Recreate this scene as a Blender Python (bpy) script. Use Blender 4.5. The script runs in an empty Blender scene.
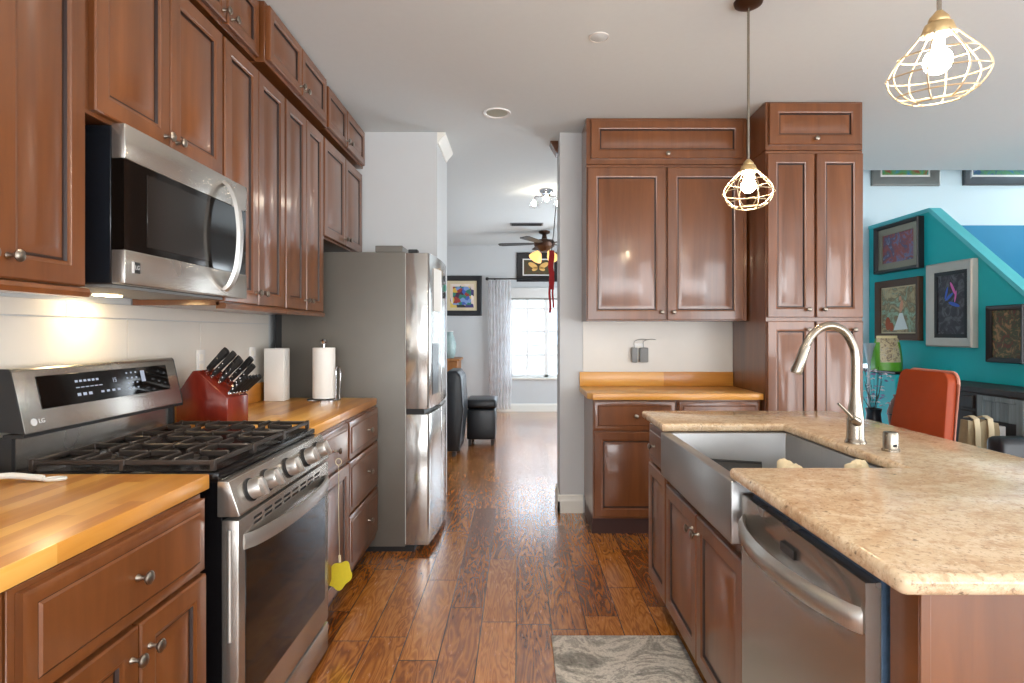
import bpy, bmesh, math, random
from mathutils import Vector, Matrix, Euler
PI = math.pi
S = bpy.context.scene
C = S.collection
random.seed(7)

# ------------------------------------------------------------------ camera
cam_d = bpy.data.cameras.new('camera')
cam = bpy.data.objects.new('camera', cam_d); C.objects.link(cam)
cam.location = (0, 0, 1.295); cam.rotation_euler = (PI/2, 0, 0)
cam_d.sensor_width = 36; cam_d.lens = 585/1024*36
cam_d.shift_x = -7/1024; cam_d.shift_y = -8.5/1024
cam_d.clip_start = 0.02; cam_d.clip_end = 200
S.camera = cam

# ------------------------------------------------------------------ world, exposure, windows' light
w = bpy.data.worlds.new('world'); S.world = w; w.use_nodes = True
wn = w.node_tree.nodes; bg = wn['Background']
bg.inputs['Color'].default_value = (0.68, 0.84, 1.0, 1); bg.inputs['Strength'].default_value = 9.0
S.view_settings.view_transform = 'Standard'; S.view_settings.look = 'None'
S.view_settings.gamma = 1; S.view_settings.use_curve_mapping = False
S.view_settings.exposure = -0.08

def area(name, loc, rot, sx, sy, power, col=(1, 1, 1), portal=False):
    d = bpy.data.lights.new(name, 'AREA'); d.shape = 'RECTANGLE'; d.size = sx; d.size_y = sy
    d.energy = power; d.color = col
    if portal: d.cycles.is_portal = True
    o = bpy.data.objects.new(name, d); C.objects.link(o); o.location = loc; o.rotation_euler = rot
    return o
# daylight through the dining room window (right), the sliding door and kitchen window behind the camera and the
# stairwell window; the upward-tilted panels are extra fill, added to lift the ceiling
def can(name, loc, power):
    d = bpy.data.lights.new(name, 'SPOT'); d.energy = power; d.color = (1.0, 0.88, 0.72); d.spot_size = 2.5; d.spot_blend = .9; d.shadow_soft_size = .06
    o = bpy.data.objects.new(name, d); C.objects.link(o); o.location = loc; return o
area('dining_window_light', (5.9, 0.6, 1.45), (0, PI/2, 0), 1.9, 3.0, 90, (0.93, 0.97, 1.0))
area('dining_ceiling_fill', (5.85, 0.6, 0.9), (0, PI/2+.75, 0), 1.2, 3.0, 150, (0.93, 0.97, 1.0))  # added fill, tilted up to brighten the ceiling from the right
area('sliding_door_light', (4.6, -3.15, 1.05), (PI/2, 0, 0), 2.6, 2.0, 130, (0.92, 0.97, 1.0))
area('rear_window_light', (0.6, -3.15, 1.75), (PI/2, 0, 0), 2.6, 1.2, 45, (0.96, 0.98, 1.0))
area('rear_ceiling_fill', (1.0, -3.05, 1.0), (PI/2+.85, 0, 0), 5.0, 1.2, 250, (0.93, 0.97, 1.0))  # added fill from behind the camera, main brightness of the ceiling
area('stairwell_window_light', (5.9, 4.9, 3.2), (0, PI/2, 0.0), 1.2, 1.0, 100, (0.88, 0.96, 1.0))
area('hall_side_fill', (2.05, 7.4, 1.3), (0, PI/2, 0), 1.9, 2.2, 130, (0.82, 0.92, 1.0))  # added bluish fill for the hall floor and walls, no window modelled here
area('hall_window_portal', (0.9, 9.64, 1.3), (-PI/2, 0, 0), 2.2, 1.5, 1, portal=True)
can('ceiling_can_light', (-.145, 1.9, 2.72), 75)
can('ceiling_can_light', (-.145, .1, 2.72), 50)

# ------------------------------------------------------------------ materials
def lin(c):
    return tuple((v/255/12.92 if v/255 <= .04045 else ((v/255+.055)/1.055)**2.4) for v in c) + (1,)
class NT:
    def __init__(s, name):
        s.m = bpy.data.materials.new(name); s.m.use_nodes = True
        s.t = s.m.node_tree; s.b = s.t.nodes['Principled BSDF']
    def n(s, typ, **kw):
        x = s.t.nodes.new(typ)
        for k, v in kw.items(): setattr(x, k, v)
        return x
    def l(s, a, b): s.t.links.new(a, b)
    def val(s, x, v):
        if isinstance(v, bpy.types.NodeSocket): s.l(v, x)
        else: x.default_value = v
    def math(s, op, a, b=0.0):
        x = s.n('ShaderNodeMath', operation=op); s.val(x.inputs[0], a); s.val(x.inputs[1], b); return x.outputs[0]
    def coord(s, scale=(1, 1, 1), kind='Object'):
        tc = s.n('ShaderNodeTexCoord'); mp = s.n('ShaderNodeMapping'); s.l(tc.outputs[kind], mp.inputs[0])
        mp.inputs['Scale'].default_value = scale; return mp.outputs[0]
    def noise(s, vec, scale=1, detail=4, rough=.55, dist=0):
        x = s.n('ShaderNodeTexNoise'); s.l(vec, x.inputs['Vector']); x.inputs['Scale'].default_value = scale
        x.inputs['Detail'].default_value = detail; x.inputs['Roughness'].default_value = rough; x.inputs['Distortion'].default_value = dist
        return x
    def ramp(s, fac, stops):
        x = s.n('ShaderNodeValToRGB'); s.l(fac, x.inputs[0]); e = x.color_ramp.elements
        while len(e) < len(stops): e.new(.5)
        for i, (p, c) in enumerate(stops): e[i].position = p; e[i].color = c if len(c) == 4 else lin(c)
        return x.outputs[0]
    def mix(s, fac, a, b, mode='MIX'):
        x = s.n('ShaderNodeMix', data_type='RGBA', blend_type=mode)
        s.val(x.inputs[0], fac); s.val(x.inputs[6], a); s.val(x.inputs[7], b); return x.outputs[2]
    def bump(s, h, strength=.2, dist=.01):
        x = s.n('ShaderNodeBump'); s.l(h, x.inputs['Height']); x.inputs['Strength'].default_value = strength
        x.inputs['Distance'].default_value = dist; s.l(x.outputs[0], s.b.inputs['Normal'])
    def set(s, **kw):
        for k, v in kw.items(): s.val(s.b.inputs[k.replace('_', ' ')], v)
        return s.m
def plain(name, col, rough=.5, metal=0, spec=.5, coat=0, var=.06, vs=8):
    t = NT(name); c = lin(col)
    nz = t.noise(t.coord(), vs, 3)
    dark = tuple(v*(1-var*2) for v in c[:3])+(1,)
    t.set(Base_Color=t.mix(nz.outputs[0], c, dark), Roughness=rough, Metallic=metal, Specular_IOR_Level=spec, Coat_Weight=coat)
    t.b.inputs['Coat Roughness'].default_value = .15
    return t.m
def wood(name, lo, hi, rough=.3, coat=.3, scale=(16, 16, 1.3)):
    t = NT(name)
    inf = t.n('ShaderNodeObjectInfo'); tc = t.n('ShaderNodeTexCoord'); mp = t.n('ShaderNodeMapping')
    t.l(tc.outputs['Object'], mp.inputs[0]); mp.inputs['Scale'].default_value = scale
    ad = t.n('ShaderNodeVectorMath', operation='ADD'); t.l(mp.outputs[0], ad.inputs[0])
    sc = t.n('ShaderNodeVectorMath', operation='SCALE'); t.l(inf.outputs['Location'], sc.inputs[0]); sc.inputs['Scale'].default_value = 7.3
    t.l(sc.outputs[0], ad.inputs[1])
    a = t.noise(ad.outputs[0], 1.0, 5, .6, .6); b = t.noise(ad.outputs[0], .22, 2, .5)
    f = t.math('ADD', t.math('MULTIPLY', a.outputs[0], .55), t.math('MULTIPLY', b.outputs[0], .45))
    col = t.ramp(f, [(.3, lo), (.7, hi)])
    t.set(Base_Color=col, Roughness=rough, Coat_Weight=coat); t.b.inputs['Coat Roughness'].default_value = .12
    return t.m
def steel(name, col=(196, 193, 188), rough=.3, axis=(120, 120, 2), metal=.8, streak=.03):
    t = NT(name); nz = t.noise(t.coord(axis), 3, 3, .6); sm = t.noise(t.coord((1, 1, 1)), 4, 2, .5)
    c = lin(col)
    t.set(Base_Color=t.mix(nz.outputs[0], c, tuple(v*.86 for v in c[:3])+(1,)),
          Roughness=t.math('ADD', t.math('MULTIPLY', sm.outputs[0], streak), rough-streak/2), Metallic=metal)
    return t.m
def emit(name, col, strength):
    t = NT(name); t.set(Base_Color=(0, 0, 0, 1), Emission_Color=lin(col), Emission_Strength=strength); return t.m

M = {}
M['cherry'] = wood('cherry_wood', (86, 46, 19), (128, 76, 39), .33, .6)
M['glaze'] = plain('dark_glaze', (40, 18, 9), .45)
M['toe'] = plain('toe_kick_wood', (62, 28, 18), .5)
M['pewter'] = plain('pewter', (150, 140, 128), .32, 1)
M['steel'] = steel('brushed_steel'); M['steel_h'] = steel('brushed_steel_horizontal', (188, 183, 176), .27, (2, 2, 150), metal=.86)
M['apron'] = steel('sink_steel', (172, 172, 172), .32, (3, 60, 3), streak=.06, metal=.82)
M['nickel'] = steel('brushed_nickel', (158, 149, 136), .27, (40, 40, 4), metal=.97)
M['fridge_steel'] = steel('fridge_steel', (196, 194, 190), .15, (60, 60, 2), streak=.05)
M['fridge_grey'] = plain('fridge_side_grey', (106, 102, 95), .42, .25)
M['black'] = plain('black_enamel', (16, 16, 18), .22)
M['black_matte'] = plain('black_plastic', (20, 20, 22), .55)
M['iron'] = plain('cast_iron', (58, 51, 47), .38, .35)
M['glass_black'] = plain('dark_oven_glass', (14, 11, 9), .08, 0, .4, var=0)
M['white'] = plain('white_paint', (222, 221, 218), .6, var=.01)
M['wall'] = plain('wall_paint', (200, 202, 203), .65, var=.012)
M['trim'] = plain('trim_paint', (232, 229, 220), .4, var=.01)
M['ceil'] = plain('ceiling_paint', (212, 218, 219), .85, var=.02, vs=30)
M['paper'] = plain('paper_white', (236, 234, 229), .8, var=.02, vs=60)
M['chrome'] = plain('chrome', (205, 205, 208), .12, 1)
M['teal'] = plain('teal_paint', (16, 176, 182), .55, var=.03)
M['deep_teal'] = plain('deep_teal_paint', (0, 124, 168), .55, var=.03)
M['cap_teal'] = plain('pale_teal_paint', (88, 196, 206), .45, var=.02)
M['blue_wall'] = plain('pale_blue_paint', (196, 217, 226), .6, var=.01)
M['leather_o'] = plain('orange_leather', (160, 62, 20), .46, spec=.3, var=.12, vs=14)
M['leather_edge'] = plain('leather_piping', (196, 128, 108), .4)
M['leather_k'] = plain('black_leather', (26, 30, 36), .33)
M['knife_red'] = wood('red_stained_wood', (96, 26, 18), (136, 46, 28), .25, .5, (20, 20, 4))
M['brass'] = plain('warm_brass', (206, 176, 128), .35, .75)
M['cage'] = plain('champagne_wire', (214, 196, 164), .35, .6)
M['bulb'] = emit('lit_bulb', (255, 230, 194), 200)
M['amber'] = emit('lit_amber_glass', (255, 205, 125), 1.7)
M['bulb_hall'] = emit('lit_hall_bulb', (255, 240, 215), 60)
M['lens'] = emit('hood_lamp', (255, 214, 150), 60)
M['cabinet_grey'] = wood('weathered_grey_wood', (88, 98, 102), (148, 160, 164), .6, 0, (10, 60, 2))
M['dark_wood'] = wood('charcoal_wood', (34, 31, 30), (62, 56, 54), .5, 0)
M['oak'] = wood('honey_oak', (132, 82, 40), (172, 116, 64), .45, 0)
M['canvas'] = plain('beige_canvas', (176, 158, 124), .85, var=.15, vs=30)
M['strap'] = plain('pale_strap', (218, 202, 168), .8)
M['yellow'] = plain('yellow_plastic', (226, 206, 52), .45, var=.08, vs=60)
M['red_cloth'] = plain('red_cloth', (176, 32, 34), .7)
M['clear'] = plain('clear_plastic', (218, 216, 208), .15, 0, .6)
M['white_gloss'] = plain('white_gloss', (236, 236, 234), .25, var=.01)
M['grey_plastic'] = plain('grey_plastic', (132, 134, 134), .5)
M['label'] = emit('display_text', (205, 215, 235), .7)
M['badge'] = plain('silver_badge', (225, 225, 225), .3, .3)

def butcher(name, along):
    t = NT(name); tc = t.n('ShaderNodeTexCoord'); sp = t.n('ShaderNodeSeparateXYZ'); t.l(tc.outputs['Object'], sp.inputs[0])
    u = sp.outputs['X' if along == 'Y' else 'Y']; v = sp.outputs[along]
    colm = t.math('FLOOR', t.math('DIVIDE', u, .042))
    wn1 = t.n('ShaderNodeTexWhiteNoise', noise_dimensions='1D'); t.l(colm, wn1.inputs['W'])
    row = t.math('FLOOR', t.math('ADD', t.math('DIVIDE', v, .75), t.math('MULTIPLY', wn1.outputs[0], 9)))
    cmb = t.n('ShaderNodeCombineXYZ'); t.l(colm, cmb.inputs[0]); t.l(row, cmb.inputs[1])
    w2 = t.n('ShaderNodeTexWhiteNoise', noise_dimensions='2D'); t.l(cmb.outputs[0], w2.inputs['Vector'])
    sc = (40, 2.5, 40) if along == 'Y' else (2.5, 40, 40)
    g = t.noise(t.coord(sc), 1, 4, .6, .4)
    f = t.math('ADD', t.math('MULTIPLY', w2.outputs[0], .62), t.math('MULTIPLY', g.outputs[0], .38))
    t.set(Base_Color=t.ramp(f, [(.1, (168, 98, 36)), (.4, (206, 142, 60)), (.75, (226, 168, 80)), (.95, (234, 186, 106))]), Roughness=.3, Coat_Weight=.25)
    t.b.inputs['Coat Roughness'].default_value = .2
    return t.m
M['butcher_y'] = butcher('butcher_block_lengthwise', 'Y'); M['butcher_x'] = butcher('butcher_block_crosswise', 'X')

def granite():
    t = NT('beige_granite'); v = t.coord()
    big = t.noise(t.coord((2.2, 5, 4)), 1.3, 6, .65, 1.6); mid = t.noise(v, 26, 6, .75, .6); fine = t.noise(v, 95, 4, .75)
    c = t.ramp(big.outputs[0], [(.3, (194, 164, 130)), (.5, (212, 188, 156)), (.7, (222, 202, 174))])
    c = t.mix(t.ramp(mid.outputs[0], [(.46, (0, 0, 0, 1)), (.62, (.7, .7, .7, 1))]), c, lin((178, 142, 108)))
    c = t.mix(t.ramp(fine.outputs[0], [(.55, (0, 0, 0, 1)), (.66, (.75, .75, .75, 1))]), c, lin((130, 106, 84)))
    c = t.mix(t.ramp(t.noise(t.coord(), 60, 4, .7).outputs[0], [(.34, (.7, .7, .7, 1)), (.44, (0, 0, 0, 1))]), c, lin((226, 208, 178)))
    c = t.mix(t.ramp(t.noise(v, 34, 3, .6).outputs[0], [(.66, (0, 0, 0, 1)), (.72, (.7, .7, .7, 1))]), c, lin((86, 70, 58)))
    t.set(Base_Color=c, Roughness=.13); return t.m
M['granite'] = granite()

def floor_mat():
    t = NT('hand_scraped_planks'); tc = t.n('ShaderNodeTexCoord'); sp = t.n('ShaderNodeSeparateXYZ'); t.l(tc.outputs['Object'], sp.inputs[0])
    W = .155
    xs = t.math('DIVIDE', t.math('ADD', sp.outputs[0], 10*W+.012), W); col = t.math('FLOOR', xs)
    w1 = t.n('ShaderNodeTexWhiteNoise', noise_dimensions='1D'); t.l(col, w1.inputs['W'])
    ln = t.math('ADD', t.math('MULTIPLY', w1.outputs[0], .35), .55)
    ys = t.math('DIVIDE', t.math('ADD', sp.outputs[1], t.math('MULTIPLY', w1.outputs[0], 7.7)), ln); row = t.math('FLOOR', ys)
    cb = t.n('ShaderNodeCombineXYZ'); t.l(col, cb.inputs[0]); t.l(row, cb.inputs[1])
    w2 = t.n('ShaderNodeTexWhiteNoise', noise_dimensions='2D'); t.l(cb.outputs[0], w2.inputs['Vector'])
    def edge(s, scale):
        f = t.math('FRACT', s); return t.math('MULTIPLY', t.math('MINIMUM', f, t.math('SUBTRACT', 1.0, f)), scale)
    d = t.math('MINIMUM', edge(xs, W), t.math('MULTIPLY', edge(ys, 1.0), ln))
    gap = t.ramp(t.math('DIVIDE', d, .0045), [(.25, (0, 0, 0, 1)), (.7, (1, 1, 1, 1))])
    mp = t.n('ShaderNodeMapping'); t.l(tc.outputs['Object'], mp.inputs[0]); mp.inputs['Scale'].default_value = (15, 1.9, 1)
    off = t.n('ShaderNodeVectorMath', operation='SCALE'); t.l(w2.outputs['Color'], off.inputs[0]); off.inputs['Scale'].default_value = 30
    ad = t.n('ShaderNodeVectorMath', operation='ADD'); t.l(mp.outputs[0], ad.inputs[0]); t.l(off.outputs[0], ad.inputs[1])
    n1 = t.noise(ad.outputs[0], 1, 3, .5, .9)
    rings = t.math('FRACT', t.math('MULTIPLY', n1.outputs[0], 9.0))
    rings = t.math('ABSOLUTE', t.math('SUBTRACT', t.math('MULTIPLY', rings, 2.0), 1.0))
    fine = t.noise(ad.outputs[0], 6, 4, .7, .3)
    f = t.math('ADD', t.math('ADD', t.math('MULTIPLY', rings, .34), t.math('MULTIPLY', fine.outputs[0], .3)), t.math('MULTIPLY', w2.outputs[0], .36))
    c = t.ramp(f, [(.15, (84, 42, 14)), (.42, (146, 84, 32)), (.65, (184, 116, 48)), (.9, (206, 140, 70))])
    c = t.mix(gap, lin((44, 24, 12)), c)
    t.set(Base_Color=c, Roughness=t.math('ADD', t.math('MULTIPLY', fine.outputs[0], .16), .17), Coat_Weight=1.0); t.b.inputs['Coat Roughness'].default_value = .2
    rip = t.noise(t.coord((7, 9, 1)), 1.6, 3, .5, .5)
    h = t.math('ADD', t.math('ADD', t.math('MULTIPLY', gap, .5), t.math('MULTIPLY', rip.outputs[0], .5)), t.math('MULTIPLY', rings, .12))
    t.bump(h, .36, .006)
    return t.m
M['floor'] = floor_mat()

def mat_mat():
    t = NT('marbled_mat'); n = t.noise(t.coord((1, 1, 1)), 3.4, 7, .66, 2.2); n2 = t.noise(t.coord(), 90, 3, .7)
    f = t.math('ADD', n.outputs[0], t.math('MULTIPLY', t.math('SUBTRACT', n2.outputs[0], .5), .2))
    t.set(Base_Color=t.ramp(f, [(.3, (96, 94, 90)), (.43, (164, 160, 152)), (.5, (222, 216, 206)), (.57, (156, 151, 144)), (.68, (232, 226, 216))]), Roughness=.8); return t.m
M['mat'] = mat_mat()

def art(name, cols, scale=6, kind='noise', dist=2.0, seed=0):
    t = NT(name); tc = t.n('ShaderNodeTexCoord'); mp = t.n('ShaderNodeMapping'); t.l(tc.outputs['Object'], mp.inputs[0])
    mp.inputs['Location'].default_value = (seed*3.1, seed*1.7, seed)
    if kind == 'noise':
        f = t.noise(mp.outputs[0], scale, 5, .65, dist).outputs[0]
        n = len(cols); stops = [(.25+.5*i/(n-1), c) for i, c in enumerate(cols)]
        c = t.ramp(f, stops)
    else:
        v = t.n('ShaderNodeTexVoronoi'); t.l(mp.outputs[0], v.inputs['Vector']); v.inputs['Scale'].default_value = scale
        s = t.n('ShaderNodeSeparateColor'); t.l(v.outputs['Color'], s.inputs[0])
        n = len(cols); c = t.ramp(s.outputs[0], [(i/n, k) for i, k in enumerate(cols)])
        x = [m for m in t.t.nodes if m.type == 'VALTORGB'][-1]; x.color_ramp.interpolation = 'CONSTANT'
    t.set(Base_Color=c, Roughness=.35); return t.m

def pane_mat():
    t = NT('window_glass'); tr = t.n('ShaderNodeBsdfTransparent'); gl = t.n('ShaderNodeBsdfGlossy'); gl.inputs['Roughness'].default_value = .02
    mx = t.n('ShaderNodeMixShader'); mx.inputs[0].default_value = .07
    t.l(tr.outputs[0], mx.inputs[1]); t.l(gl.outputs[0], mx.inputs[2]); t.l(mx.outputs[0], t.t.nodes['Material Output'].inputs[0]); return t.m
M['pane'] = pane_mat()
def sheer_mat():
    t = NT('sheer_curtain'); tr = t.n('ShaderNodeBsdfTransparent'); df = t.n('ShaderNodeBsdfDiffuse'); tl = t.n('ShaderNodeBsdfTranslucent')
    pat = t.noise(t.coord((5, 5, 5)), 1.5, 3)
    c = t.ramp(pat.outputs[0], [(.4, (246, 246, 248)), (.7, (230, 222, 222))])
    t.l(c, df.inputs[0]); t.l(c, tl.inputs[0])
    a = t.n('ShaderNodeMixShader'); t.l(df.outputs[0], a.inputs[1]); t.l(tl.outputs[0], a.inputs[2])
    mx = t.n('ShaderNodeMixShader'); mx.inputs[0].default_value = .62
    t.l(tr.outputs[0], mx.inputs[1]); t.l(a.outputs[0], mx.inputs[2]); t.l(mx.outputs[0], t.t.nodes['Material Output'].inputs[0]); return t.m
M['sheer'] = sheer_mat()

# ------------------------------------------------------------------ mesh helpers
class MB:
    def __init__(s): s.v = []; s.f = []; s.mi = []
    def add(s, vs, fs, m=0, mat=None):
        o = len(s.v)
        for p in vs: s.v.append(tuple(mat @ Vector(p)) if mat else tuple(p))
        for f in fs: s.f.append(tuple(i+o for i in f)); s.mi.append(m)
        return s
    def box(s, x0, x1, y0, y1, z0, z1, m=0, b=0, seg=2, mat=None):
        if x0 > x1: x0, x1 = x1, x0
        if y0 > y1: y0, y1 = y1, y0
        if z0 > z1: z0, z1 = z1, z0
        bm = bmesh.new(); bmesh.ops.create_cube(bm, size=1)
        for v in bm.verts: v.co = Vector(((x0+x1)/2+v.co.x*(x1-x0), (y0+y1)/2+v.co.y*(y1-y0), (z0+z1)/2+v.co.z*(z1-z0)))
        if b: bmesh.ops.bevel(bm, geom=bm.edges[:], offset=min(b, .49*min(x1-x0, y1-y0, z1-z0)), segments=seg, profile=.5, affect='EDGES', clamp_overlap=True)
        return s.bm(bm, m, mat)
    def bm(s, bm, m=0, mat=None):
        bm.verts.index_update()
        s.add([v.co.copy() for v in bm.verts], [[v.index for v in f.verts] for f in bm.faces], m, mat); bm.free(); return s
    def prism(s, poly, axis, a, b, m=0, bev=0, seg=2, mat=None):
        # poly: (u,v) list; axis 'X': (y,z), 'Y': (x,z), 'Z': (x,y)
        def P(u, v, t): return {'X': (t, u, v), 'Y': (u, t, v), 'Z': (u, v, t)}[axis]
        bm = bmesh.new(); lo = [bm.verts.new(P(u, v, a)) for u, v in poly]; hi = [bm.verts.new(P(u, v, b)) for u, v in poly]
        n = len(poly); bm.faces.new(lo); bm.faces.new(hi[::-1])
        for i in range(n): bm.faces.new((lo[i], hi[i], hi[(i+1) % n], lo[(i+1) % n]))
        bmesh.ops.recalc_face_normals(bm, faces=bm.faces[:])
        if bev: bmesh.ops.bevel(bm, geom=bm.edges[:], offset=bev, segments=seg, profile=.5, affect='EDGES', clamp_overlap=True)
        return s.bm(bm, m, mat)
    def tube(s, pts, r, n=10, m=0, closed=False, mat=None):
        pts = [Vector(p) for p in pts]; k = len(pts); rs = r if isinstance(r, (list, tuple)) else [r]*k
        vs = []; fs = []; up = None
        for i, p in enumerate(pts):
            if closed: d = (pts[(i+1) % k]-pts[i-1])
            else: d = pts[min(i+1, k-1)]-pts[max(i-1, 0)]
            d.normalize()
            if up is None:
                up = Vector((0, 0, 1)) if abs(d.z) < .9 else Vector((1, 0, 0))
            a = d.cross(up).normalized(); b = a.cross(d).normalized(); up = b
            for j in range(n):
                t = 2*PI*j/n; vs.append(p+(a*math.cos(t)+b*math.sin(t))*rs[i])
        for i in range(k if closed else k-1):
            i2 = (i+1) % k
            for j in range(n): fs.append((i*n+j, i*n+(j+1) % n, i2*n+(j+1) % n, i2*n+j))
        if not closed: fs.append(tuple(range(n))[::-1]); fs.append(tuple((k-1)*n+j for j in range(n)))
        return s.add(vs, fs, m, mat)
    def lathe(s, prof, n=24, m=0, mat=None):
        vs = []; fs = []; k = len(prof)
        for r, z in prof:
            for j in range(n): t = 2*PI*j/n; vs.append((r*math.cos(t), r*math.sin(t), z))
        for i in range(k-1):
            for j in range(n): fs.append((i*n+j, i*n+(j+1) % n, (i+1)*n+(j+1) % n, (i+1)*n+j))
        if prof[0][0] > 1e-6: fs.append(tuple(range(n))[::-1])
        if prof[-1][0] > 1e-6: fs.append(tuple((k-1)*n+j for j in range(n)))
        return s.add(vs, fs, m, mat)
    def build(s, name, mats, parent=None, angle=40, smooth=True):
        me = bpy.data.meshes.new(name); me.from_pydata(s.v, [], s.f)
        mats = mats if isinstance(mats, (list, tuple)) else [mats]
        for x in mats: me.materials.append(M[x] if isinstance(x, str) else x)
        me.polygons.foreach_set('material_index', s.mi)
        bm = bmesh.new(); bm.from_mesh(me); bmesh.ops.remove_doubles(bm, verts=bm.verts[:], dist=1e-6)
        bmesh.ops.recalc_face_normals(bm, faces=bm.faces[:]); bm.to_mesh(me); bm.free()
        if smooth:
            me.polygons.foreach_set('use_smooth', [True]*len(me.polygons)); me.set_sharp_from_angle(angle=math.radians(angle))
        o = bpy.data.objects.new(name, me); C.objects.link(o)
        if parent: o.parent = parent
        return o
def T(x, y, z): return Matrix.Translation((x, y, z))
def R(a, ax): return Matrix.Rotation(a, 4, ax)
def tag(o, label, cat, group=None):
    o['label'] = label; o['category'] = cat
    if group: o['group'] = group
    return o
def thing(name, label, cat, loc=(0, 0, 0), rz=0, group=None):
    o = bpy.data.objects.new(name, None); C.objects.link(o); o.location = loc; o.rotation_euler = (0, 0, rz); o.empty_display_size = .1
    return tag(o, label, cat, group)
def struct(mb, name, mats, **k):
    o = mb.build(name, mats, **k); o['kind'] = 'structure'; return o
def dup(root, loc, rz, label, group=None):
    r = root.copy(); C.objects.link(r); r.location = loc; r.rotation_euler = (0, 0, rz); r['label'] = label
    if group: r['group'] = group
    for ch in root.children:
        c = ch.copy(); C.objects.link(c); c.parent = r
        for g in ch.children:
            d = g.copy(); C.objects.link(d); d.parent = c
    return r
def text_mesh(txt, size, depth=.0006):
    cu = bpy.data.curves.new('lettering', 'FONT'); cu.body = txt; cu.size = size; cu.extrude = depth; cu.align_x = 'CENTER'; cu.align_y = 'CENTER'
    ob = bpy.data.objects.new('lettering', cu); C.objects.link(ob)
    me = bpy.data.meshes.new_from_object(ob); bpy.data.objects.remove(ob)
    return me
def text_mb(mb, txt, size, mat, m=0, depth=.0006):
    me = text_mesh(txt, size, depth); mb.add([v.co.copy() for v in me.vertices], [tuple(p.vertices) for p in me.polygons], m, mat)
    bpy.data.meshes.remove(me); return mb
def catmull(pts, n=8):
    P = [Vector(p) for p in pts]; out = []
    for i in range(len(P)-1):
        p0 = P[max(i-1, 0)]; p1 = P[i]; p2 = P[i+1]; p3 = P[min(i+2, len(P)-1)]
        for k in range(n):
            t = k/n; out.append(.5*((2*p1)+(p2-p0)*t+(2*p0-5*p1+4*p2-p3)*t*t+(3*p1-p0-3*p2+p3)*t**3))
    out.append(P[-1]); return out

# ------------------------------------------------------------------ the setting
H = 2.74
struct(MB().box(-2.8, 6.1, -3.4, 9.9, -.1, 0), 'floor', 'floor', smooth=False)
c = MB(); c.box(-1.62, 6.1, -3.4, 5.19, H, H+.25); c.box(-2.8, 2.15, 5.19, 9.9, H, H+.25)
struct(c, 'ceiling', 'ceil', smooth=False)
def tile_wall():
    t = NT('backsplash_panel_paint'); v = t.coord()
    br = t.n('ShaderNodeTexBrick'); rot = t.n('ShaderNodeMapping'); t.l(v, rot.inputs[0]); rot.inputs['Rotation'].default_value = (0, PI/2, PI/2)
    t.set(Base_Color=t.mix(t.noise(v, 6, 3).outputs[0], lin((214, 209, 201)), lin((206, 201, 192))), Roughness=.32); return t.m
M['splash'] = tile_wall()
b = MB(); b.box(-1.6, -1.48, -3.4, 4.786, 0, H); b.box(-1.48, -.589, 4.205, 4.786, 0, H)
struct(b, 'wall_left', 'wall', smooth=False)
b = MB()
for y0, y1 in ((.2, 1.24), (1.243, 2.20), (2.203, 2.70), (2.703, 3.44)): b.box(-1.4785, -1.472, y0, y1, .93, 1.345, 0, .001, 1)
for y0, y1 in ((.2, 1.9), (1.903, 3.44)): b.box(-1.4785, -1.472, y0, y1, 1.349, 1.40, 0, .001, 1)
struct(b, 'trim_1', 'splash', smooth=False)
b = MB(); b.box(.295, 2.15, 4.22, 4.52, 0, H)
struct(b, 'wall_back', 'wall', smooth=False)
b = MB(); b.box(.462, 1.538, 4.2145, 4.2199, .88, 1.40); struct(b, 'trim_6', 'splash', smooth=False)
b = MB(); b.box(2.15, 6.1, 5.6, 5.72, 1.0, 4.6); b.box(2.10, 2.15, 4.52, 5.72, 0, 4.6)
struct(b, 'wall_stairs', 'blue_wall', smooth=False)
b = MB(); b.box(3.36, 6.1, 5.57, 5.598, .9, 2.32)
struct(b, 'trim_2', 'deep_teal', smooth=False)
# dado behind the stair wall, teal stair wall with its sloping cap
cap_top = [(5.598, 2.30), (4.77, 2.30), (2.6, .50)]
b = MB(); b.prism([(5.598, 0), (5.598, 2.285), (4.776, 2.285), (2.6, .48), (2.6, 0)], 'X', 3.35, 3.425)
struct(b, 'wall_right', 'teal', smooth=False)
b = MB(); b.prism([(5.598, 2.285), (5.598, 2.315), (4.765, 2.315), (2.6, .52), (2.6, .48), (4.776, 2.285)], 'X', 3.342, 3.435)
struct(b, 'trim_3', 'cap_teal', smooth=False)
# room shell that closes the place off
b = MB(); b.box(5.98, 6.1, -3.4, 5.72, 0, 4.6); struct(b, 'wall_dining', 'wall', smooth=False)
b = MB(); b.box(-1.6, 6.1, -3.4, -3.28, 0, H); struct(b, 'wall_rear', 'wall', smooth=False)
b = MB(); b.box(2.1, 6.1, 5.07, 5.19, H+.25, 4.6); b.box(2.1, 6.1, 5.07, 5.72, 4.6, 4.7); struct(b, 'wall_upper', 'wall', smooth=False)
# hall beyond: far wall with a window opening
FY = 9.66; wx0, wx1, wz0, wz1 = -.15, 2.05, .56, 2.0
b = MB()
b.box(-2.8, wx0, FY, FY+.14, 0, H); b.box(wx1, 2.2, FY, FY+.14, 0, H); b.box(wx0, wx1, FY, FY+.14, 0, wz0); b.box(wx0, wx1, FY, FY+.14, wz1, H)
struct(b, 'wall_far', 'wall', smooth=False)
b = MB(); b.box(-2.8, -2.68, 4.786, FY, 0, H); b.box(-2.68, -1.6, 4.67, 4.786, 0, H); struct(b, 'wall_hall', 'wall', smooth=False)
b = MB(); b.box(2.15, 2.27, 5.72, FY, 0, H); struct(b, 'wall_side', 'wall', smooth=False)
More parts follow.
